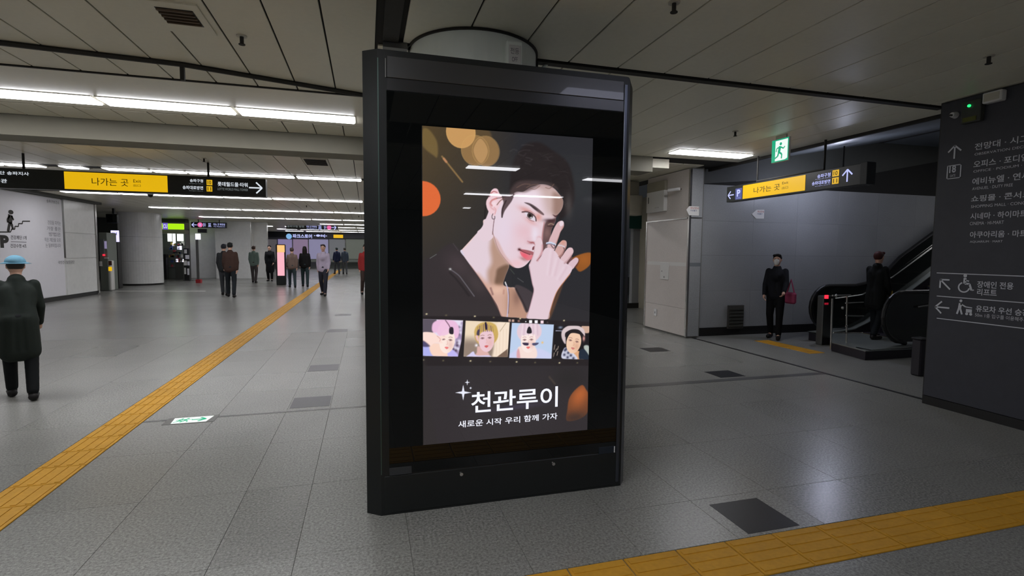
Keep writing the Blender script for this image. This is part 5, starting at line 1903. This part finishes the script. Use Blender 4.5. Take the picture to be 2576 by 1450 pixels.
gp = thing('gate_post', (7.33, 6.72, 0), 'grey steel post with red digits before the escalator handrail', 'post')
put('post', B2(2072, 745, 2091, 868, 6.72, .12, .01), M['steel_d'], gp)
put('display', B2(2077, 743, 2084, 752, 6.70, .02), M['redl'], gp)
put('display_window', B2(2076, 752, 2085, 762, 6.70, .02), M['glassblk'], gp)
put('display', B2(2077, 762, 2084, 767, 6.70, .02), emis('red_dim', (150, 20, 40), .8), gp)
br = thing('barrier_rail', (7.1, 6.2, 0), 'shiny steel barrier rail with crossbars at the escalator foot', 'barrier')
YB = 6.22


def BR(p, q, r, nm='bar'):
    a, b = PT(*p, YB), PT(*q, YB)
    put(nm, T([(a[0], YB, a[1]), (b[0], YB, b[1])], r, 10), M['steel'], br)


BR((2094, 752), (2090, 879), .014, 'upright')
BR((2131, 745), (2129, 868), .012, 'upright')
BR((2094, 744), (2140, 743), .012)
BR((2096, 838), (2170, 838), .010)
BR((2127, 763), (2172, 761), .010)
BR((2128, 794), (2172, 796), .010)
for (px, py) in ((2105, 744), (2121, 775), (2131, 822)):
    x, z = PT(px, py, YB - .03)
    bm = bmesh.new()
    bmesh.ops.create_uvsphere(bm, u_segments=12, v_segments=8, radius=.022, matrix=Matrix.Translation((x, YB - .02, z)))
    put('clamp', bm, M['steel'], br, smooth=True)
x, z = PT(2131, 853, YB)
put('foot_plate', B(x - .06, x + .05, YB - .06, YB + .06, 0, .02), M['steel_d'], br)
put('foot_block', B(x - .05, x + .04, YB - .05, YB + .05, .02, .12, .02), M['whitep'], br)
bg = thing('barrier_box', (6.67, 4.72, 0), 'dark box standing in the gap behind the directory board edge', 'box')
put('body', B(6.60, 6.74, 4.66, 4.78, 0, .46, .015), M['escbase'], bg)
put('lid', B(6.595, 6.745, 4.655, 4.785, .46, .48, .005), M['base_d'], bg)

# ================================================================== PEOPLE
def capsule(bm, a, b, ra, rb, seg=12):
    a, b = Vector(a), Vector(b)
    d = (b - a)
    L = d.length
    if L < 1e-5:
        return
    d.normalize()
    pts, rr = [], []
    for i in range(4):
        t = i / 4 * PI / 2
        pts.append(a - d * ra * math.cos(t)); rr.append(max(ra * math.sin(t), ra * .12))
    pts.append(a); rr.append(ra)
    pts.append(b); rr.append(rb)
    for i in range(3, -1, -1):
        t = i / 4 * PI / 2
        pts.append(b + d * rb * math.cos(t)); rr.append(max(rb * math.sin(t), rb * .12))
    tube(bm, pts, rr, seg)


def ell(bm, c, r, rot=None):
    m = Matrix.Translation(c) @ (rot or Matrix.Identity(4)) @ Matrix.Diagonal((r[0], r[1], r[2], 1))
    bmesh.ops.create_uvsphere(bm, u_segments=20, v_segments=14, radius=1.0, matrix=m)


def remesh(bm, voxel, smooth=3):
    me = bpy.data.meshes.new('tmp')
    bmesh.ops.recalc_face_normals(bm, faces=bm.faces[:])
    bm.to_mesh(me)
    bm.free()
    o = bpy.data.objects.new('tmp', me)
    COL.objects.link(o)
    r = o.modifiers.new('r', 'REMESH')
    r.mode = 'VOXEL'
    r.voxel_size = voxel
    s = o.modifiers.new('s', 'SMOOTH')
    s.iterations = smooth
    s.factor = .5
    dg = bpy.context.evaluated_depsgraph_get()
    out = bpy.data.meshes.new_from_object(o.evaluated_get(dg))
    bpy.data.objects.remove(o)
    bpy.data.meshes.remove(me)
    return out


SKIN = mat('skin', (206, 164, 142), .55)
EYE = mat('eye_dark', (24, 20, 20), .3)
LIP = mat('lip', (170, 96, 90), .5)
_cl = {}


def cloth(c, r=.8):
    if (c, r) not in _cl:
        _cl[(c, r)] = mat('cloth_%d_%d_%d' % c, c, r, spec=.2, noise=(60, .06))
    return _cl[(c, r)]


def person(x, y, face, h, label, top=(30, 30, 32), legs=(24, 24, 26), hair=(22, 18, 16), shoes=(30, 28, 28), stride=.25, lean=0.0, coat=0.0,
           long_hair=False, arm=(.15, -.15), mask=False, hat=None, vox=.016, group=None, extra=None, bend=None, skirt=False):
    """face = heading angle of the front (0 = towards +Y, away from the viewer). Local frame: +y is forward."""
    t = thing('person', (x, y, 0), label, 'person', group)
    t.rotation_euler = (0, 0, 0)
    S = h / 1.72
    R = Matrix.Rotation(face, 4, 'Z')

    def W(p):
        q = R @ Vector((p[0] * S, p[1] * S, p[2] * S))
        return Vector((q.x + x, q.y + y, q.z))

    def hip(p, a=lean):     # lean the trunk forwards about the hips
        v = Vector(p) - Vector((0, 0, .93))
        q = Matrix.Rotation(-a, 3, 'X') @ v
        return (q.x, q.y, q.z + .93)
    pelvis, waist, chest, neck0, neck1 = (0, 0, .95), hip((0, .0, 1.10)), hip((0, .01, 1.30)), hip((0, -.005, 1.43)), hip((0, .01, 1.50))
    hl = lean * .5
    hc = Vector(neck1) + Matrix.Rotation(-hl, 3, 'X') @ Vector((0, .02, .115))
    sh = [hip((s * .152, 0, 1.385)) for s in (-1, 1)]
    el, wr = [], []
    for i, s in enumerate((-1, 1)):
        a = arm[i]
        e = Vector(sh[i]) + Vector((s * .045, math.sin(a) * .27, -math.cos(a) * .27))
        a2 = a + (.35 if a > -.1 else .15) + (bend[i] if bend else 0)
        w_ = e + Vector((-s * .01, math.sin(a2) * .245, -math.cos(a2) * .245))
        el.append(tuple(e)); wr.append(tuple(w_))
    kn, an, toe = [], [], []
    for i, s in enumerate((-1, 1)):
        st = stride * (1 if i == 0 else -1)
        f = (s * (.09), st * .95, .085)
        k_ = (s * .095, st * .5 + .045 + (.05 if st < 0 else 0), .50)
        kn.append(k_); an.append(f); toe.append((s * .11, f[1] + .15, .03))
    # --- body (skin), one continuous surface
    bm = bmesh.new()
    c_ = lambda a, b, ra, rb, seg=12: capsule(bm, W(a), W(b), ra * S, rb * S, seg)
    ell(bm, W(hc), (.073 * S, .092 * S, .108 * S), R @ Matrix.Rotation(-hl, 4, 'X'))

    def hp(p):
        return tuple(Vector(hc) + Matrix.Rotation(-hl, 3, 'X') @ Vector(p))
    c_(hp((0, .035, -.06)), hp((0, .055, -.085)), .048, .034)           # jaw and chin
    c_(hp((0, .085, .012)), hp((0, .102, -.022)), .010, .016)           # nose
    for s in (-1, 1):
        c_(hp((s * .076, -.005, .015)), hp((s * .080, -.008, -.022)), .014, .010)   # ears
    c_(neck0, tuple(Vector(hc) + Vector((0, -.01, -.06))), .056, .052)
    c_(chest, neck0, .10, .062)
    for s in (-1, 1):
        c_((s * .06, 0, .98), tuple(Vector(waist) + Vector((s * .05, 0, 0))), .095, .085)
        c_(tuple(Vector(waist) + Vector((s * .05, 0, 0))), tuple(Vector(chest) + Vector((s * .07, 0, .0))), .085, .092)
        c_(tuple(Vector(chest) + Vector((s * .07, 0, 0))), tuple(Vector(sh[0 if s < 0 else 1]) + Vector((-s * .02, 0, -.02))), .09, .055)
    for i, s in enumerate((-1, 1)):
        c_(sh[i], el[i], .052, .040)
        c_(el[i], wr[i], .038, .026)
        d = (Vector(wr[i]) - Vector(el[i])).normalized()
        palm_ = Vector(wr[i]) + d * .06
        c_(wr[i], tuple(palm_), .026, .030)
        for fi, (off, ln, cu) in enumerate(((-.024, .070, .02), (-.008, .080, .025), (.008, .076, .03), (.023, .060, .035))):
            b0 = palm_ + Vector((0, off, 0)) + d * .012
            m_ = b0 + d * ln * .5 + Vector((-s * cu * .5, 0, 0))
            e_ = m_ + d * ln * .42 + Vector((-s * cu, 0, 0))
            c_(tuple(b0), tuple(m_), .0095, .0088, 8)
            c_(tuple(m_), tuple(e_), .0088, .0078, 8)
        tb = Vector(wr[i]) + d * .03 + Vector((0, .022, 0))
        c_(tuple(tb), tuple(tb + d * .045 + Vector((-s * .008, .028, 0))), .012, .009, 8)
        c_((s * .085, 0, .93), kn[i], .085, .058)
        c_(kn[i], an[i], .054, .036)
        c_(an[i], toe[i], .036, .028)
    me = remesh(bm, vox * S * .8, 2)
    putm('body', me, SKIN, t, True)
    # --- clothes
    bm = bmesh.new()
    c_ = lambda a, b, ra, rb, seg=12: capsule(bm, W(a), W(b), ra * S, rb * S, seg)
    for s in (-1, 1):
        i = 0 if s < 0 else 1
        c_((s * .065, 0, .94), tuple(Vector(waist) + Vector((s * .055, 0, 0))), .118, .108)
        c_(tuple(Vector(waist) + Vector((s * .055, 0, 0))), tuple(Vector(chest) + Vector((s * .075, 0, .0))), .108, .110)
        c_(tuple(Vector(chest) + Vector((s * .075, 0, 0))), tuple(Vector(sh[i]) + Vector((-s * .03, 0, -.02))), .108, .060)
        c_(sh[i], el[i], .062, .052)
        c_(el[i], tuple(Vector(wr[i]) * .97 + Vector(el[i]) * .03), .054, .042)
        if coat:
            c_((s * .06, -.005, .95), (s * .075, -.01, .93 - coat), .118, .118)
    c_((-.07, 0, .935), (.07, 0, .935), .115, .115)
    c_((-.07, 0, .88), (.07, 0, .88), .112, .112)
    if coat:
        c_((-.06, -.01, .93 - coat), (.06, -.01, .93 - coat), .118, .118)
        c_((0, -.005, .93), (0, -.01, .93 - coat), .118, .118)
    c_(tuple(Vector(chest) + Vector((0, .02, -.02))), tuple(Vector(neck0) + Vector((0, .0, -.0))), .135, .088)
    me = remesh(bm, vox * S, 3)
    putm('jacket', me, cloth(top), t, True)
    bm = bmesh.new()
    c_ = lambda a, b, ra, rb, seg=12: capsule(bm, W(a), W(b), ra * S, rb * S, seg)
    c_((-.06, 0, .95), (.06, 0, .95), .115, .115)
    for i, s in enumerate((-1, 1)):
        c_((s * .08, 0, .92), kn[i], .10, .072)
        c_(kn[i], (an[i][0], an[i][1], .12), .070, .058)
    me = remesh(bm, vox * S, 3)
    putm('trousers', me, cloth(legs), t, True)
    for i, s in enumerate((-1, 1)):
        bm = bmesh.new()
        c_ = lambda a, b, ra, rb, seg=12: capsule(bm, W(a), W(b), ra * S, rb * S, seg)
        c_((an[i][0], an[i][1] - .03, .05), (toe[i][0], toe[i][1], .042), .048, .040)
        c_((an[i][0], an[i][1], .08), (an[i][0], an[i][1] + .02, .06), .046, .044)
        put('shoe', bm, cloth(shoes, .5), t, True)
    # --- hair
    bm = bmesh.new()
    Rh = R @ Matrix.Rotation(-hl, 4, 'X')
    ell(bm, W(hp((0, -.022, .028))), (.084 * S, .092 * S, .098 * S), Rh)
    c_ = lambda a, b, ra, rb, seg=12: capsule(bm, W(a), W(b), ra * S, rb * S, seg)
    c_(hp((-.05, .045, .085)), hp((.05, .045, .085)), .030, .030)
    if long_hair:
        c_(hp((0, -.05, -.02)), hp((0, -.075, -.19)), .078, .06)
        for s in (-1, 1):
            c_(hp((s * .065, -.02, 0)), hp((s * .07, -.03, -.17)), .03, .03)
    me = remesh(bm, vox * S * .8, 2)
    putm('hair', me, cloth(hair, .6), t, True)
    for s in (-1, 1):
        bm = bmesh.new()
        ell(bm, W(hp((s * .031, .083, .018))), (.012 * S, .008 * S, .007 * S), Rh)
        put('eye', bm, EYE, t, True)
    if mask:
        bm = bmesh.new()
        c_ = lambda a, b, ra, rb, seg=12: capsule(bm, W(a), W(b), ra * S, rb * S, seg)
        c_(hp((0, .062, -.025)), hp((0, .058, -.065)), .052, .046)
        put('face_mask', bm, M['white'], t, True)
    else:
        bm = bmesh.new()
        ell(bm, W(hp((0, .083, -.052))), (.022 * S, .012 * S, .007 * S), Rh)
        put('mouth', bm, LIP, t, True)
    if hat:
        bm = bmesh.new()
        ell(bm, W(hp((0, -.008, .050))), (.098 * S, .110 * S, .085 * S), Rh)
        bmesh.ops.bisect_plane(bm, geom=bm.verts[:] + bm.edges[:] + bm.faces[:], plane_co=W(hp((0, 0, .03))), plane_no=(0, 0, 1), clear_inner=True)
        put('hat_crown', bm, cloth(hat), t, True)
        bm = bmesh.new()
        c0 = W(hp((0, .01, .035)))
        cyl(bm, c0, .15 * S, .012, 28, 'z', .11 * S)
        put('hat_brim', bm, cloth(hat), t, True)
    if extra:
        extra(t, W, S)
    return t


def bag_extra(c, side=1, low=.62, size=(.30, .12, .26)):
    def f(t, W, S):
        p = W((side * .27, .05, low))
        b_ = thing('shoulder_bag', tuple(p), f.label, 'bag')
        put('body', B(p.x - size[1] / 2, p.x + size[1] / 2, p.y - size[0] / 2, p.y + size[0] / 2, p.z, p.z + size[2], .03), cloth(c), b_)
        put('strap', T([(p.x, p.y - size[0] * .35, p.z + size[2]), (p.x, p.y, p.z + size[2] + .22), (p.x, p.y + size[0] * .35, p.z + size[2])], .012, 8), cloth(c), b_)
    f.label = ''
    return f


# walker close on the left
x, y = onZ(58, 1003)
person(x, y, math.radians(28), 1.43, 'person in a long dark coat and light blue hat walking past the printed wall', top=(34, 40, 36), legs=(18, 20, 22), hair=(60, 56, 54),
       hat=(104, 150, 172), lean=.30, coat=.36, stride=.20, arm=(.25, .1), vox=.014)
# right: by the grey wall and on the escalator landing
fb = bag_extra((150, 62, 92), -1, .74, (.22, .10, .20))
fb.label = 'small dusky pink bag carried by the masked person at the grey wall'
person(7.02, 7.48, math.radians(128), 1.50, 'person with white mask and dark clothes standing before the grey tile wall', top=(22, 23, 28), legs=(14, 14, 16), stride=.12, mask=True, arm=(.5, .2), vox=.014, extra=fb)
fb2 = bag_extra((168, 140, 60), 1, .50, (.12, .08, .16))
fb2.label = 'small ochre pouch carried by the person at the escalator'
pe = person(8.02, 6.42, math.radians(-85), 1.42, 'person in a black jacket stepping onto the escalator', top=(22, 24, 24), legs=(26, 30, 34), hair=(70, 36, 34), stride=.14, arm=(.3, .1), vox=.014, extra=fb2, coat=.25)
pe.location.z = .137
for o_ in COL.objects:
    if o_.get('label') == fb2.label:
        o_.location.z += .137
# the crowd in the hall
crowd = [
    (582, 748, .15, 1.72, 'person in brown jacket and dark trousers walking in front of the grey column', dict(top=(66, 48, 42), legs=(34, 38, 42), hair=(26, 28, 28), stride=.22)),
    (566, 744, .05, 1.68, 'person in charcoal jacket walking beside the brown-jacketed person', dict(top=(44, 46, 48), legs=(66, 68, 72), hair=(40, 42, 50), stride=.18)),
    (680, 708, 3.1, 1.72, 'person in a long black coat standing next to the pink display totem', dict(top=(22, 24, 28), legs=(18, 18, 20), hair=(28, 26, 30), coat=.42, stride=.05)),
    (768, 722, .1, 1.66, 'person with long black hair and black jacket seen from behind', dict(top=(18, 18, 18), legs=(46, 60, 64), hair=(26, 22, 18), long_hair=True, stride=.2)),
    (736, 724, .2, 1.60, 'person in beige jacket and slate trousers beside the long-haired person', dict(top=(110, 92, 84), legs=(50, 62, 66), hair=(70, 58, 54), stride=.2)),
    (815, 744, 3.0, 1.70, 'person in a pale lilac jacket and dark trousers walking towards the viewer', dict(top=(178, 166, 186), legs=(46, 46, 56), hair=(60, 52, 52), stride=.25)),
    (848, 690, .3, 1.70, 'small distant person in a navy jacket behind the lilac-jacketed person', dict(top=(44, 52, 82), legs=(80, 82, 88), hair=(60, 70, 70), stride=.2)),
    (868, 690, .1, 1.70, 'small distant person in a grey jacket next to the navy-jacketed person', dict(top=(84, 94, 110), legs=(96, 98, 102), hair=(84, 86, 80), stride=.2)),
    (920, 742, 3.3, 1.72, 'person in a red jacket half hidden by the kiosk edge', dict(top=(160, 52, 52), legs=(74, 60, 56), hair=(66, 58, 52), stride=.2)),
    (640, 712, .0, 1.68, 'small distant person in a pale green top by the grey column', dict(top=(104, 120, 112), legs=(72, 66, 66), hair=(70, 52, 46), stride=.2)),
]
for (px, py, fc, h_, lb, kw) in crowd:
    x, y = onZ(px, py)
    person(x, y, fc, h_, lb, vox=.022, group='people walking in the far hall', **kw)
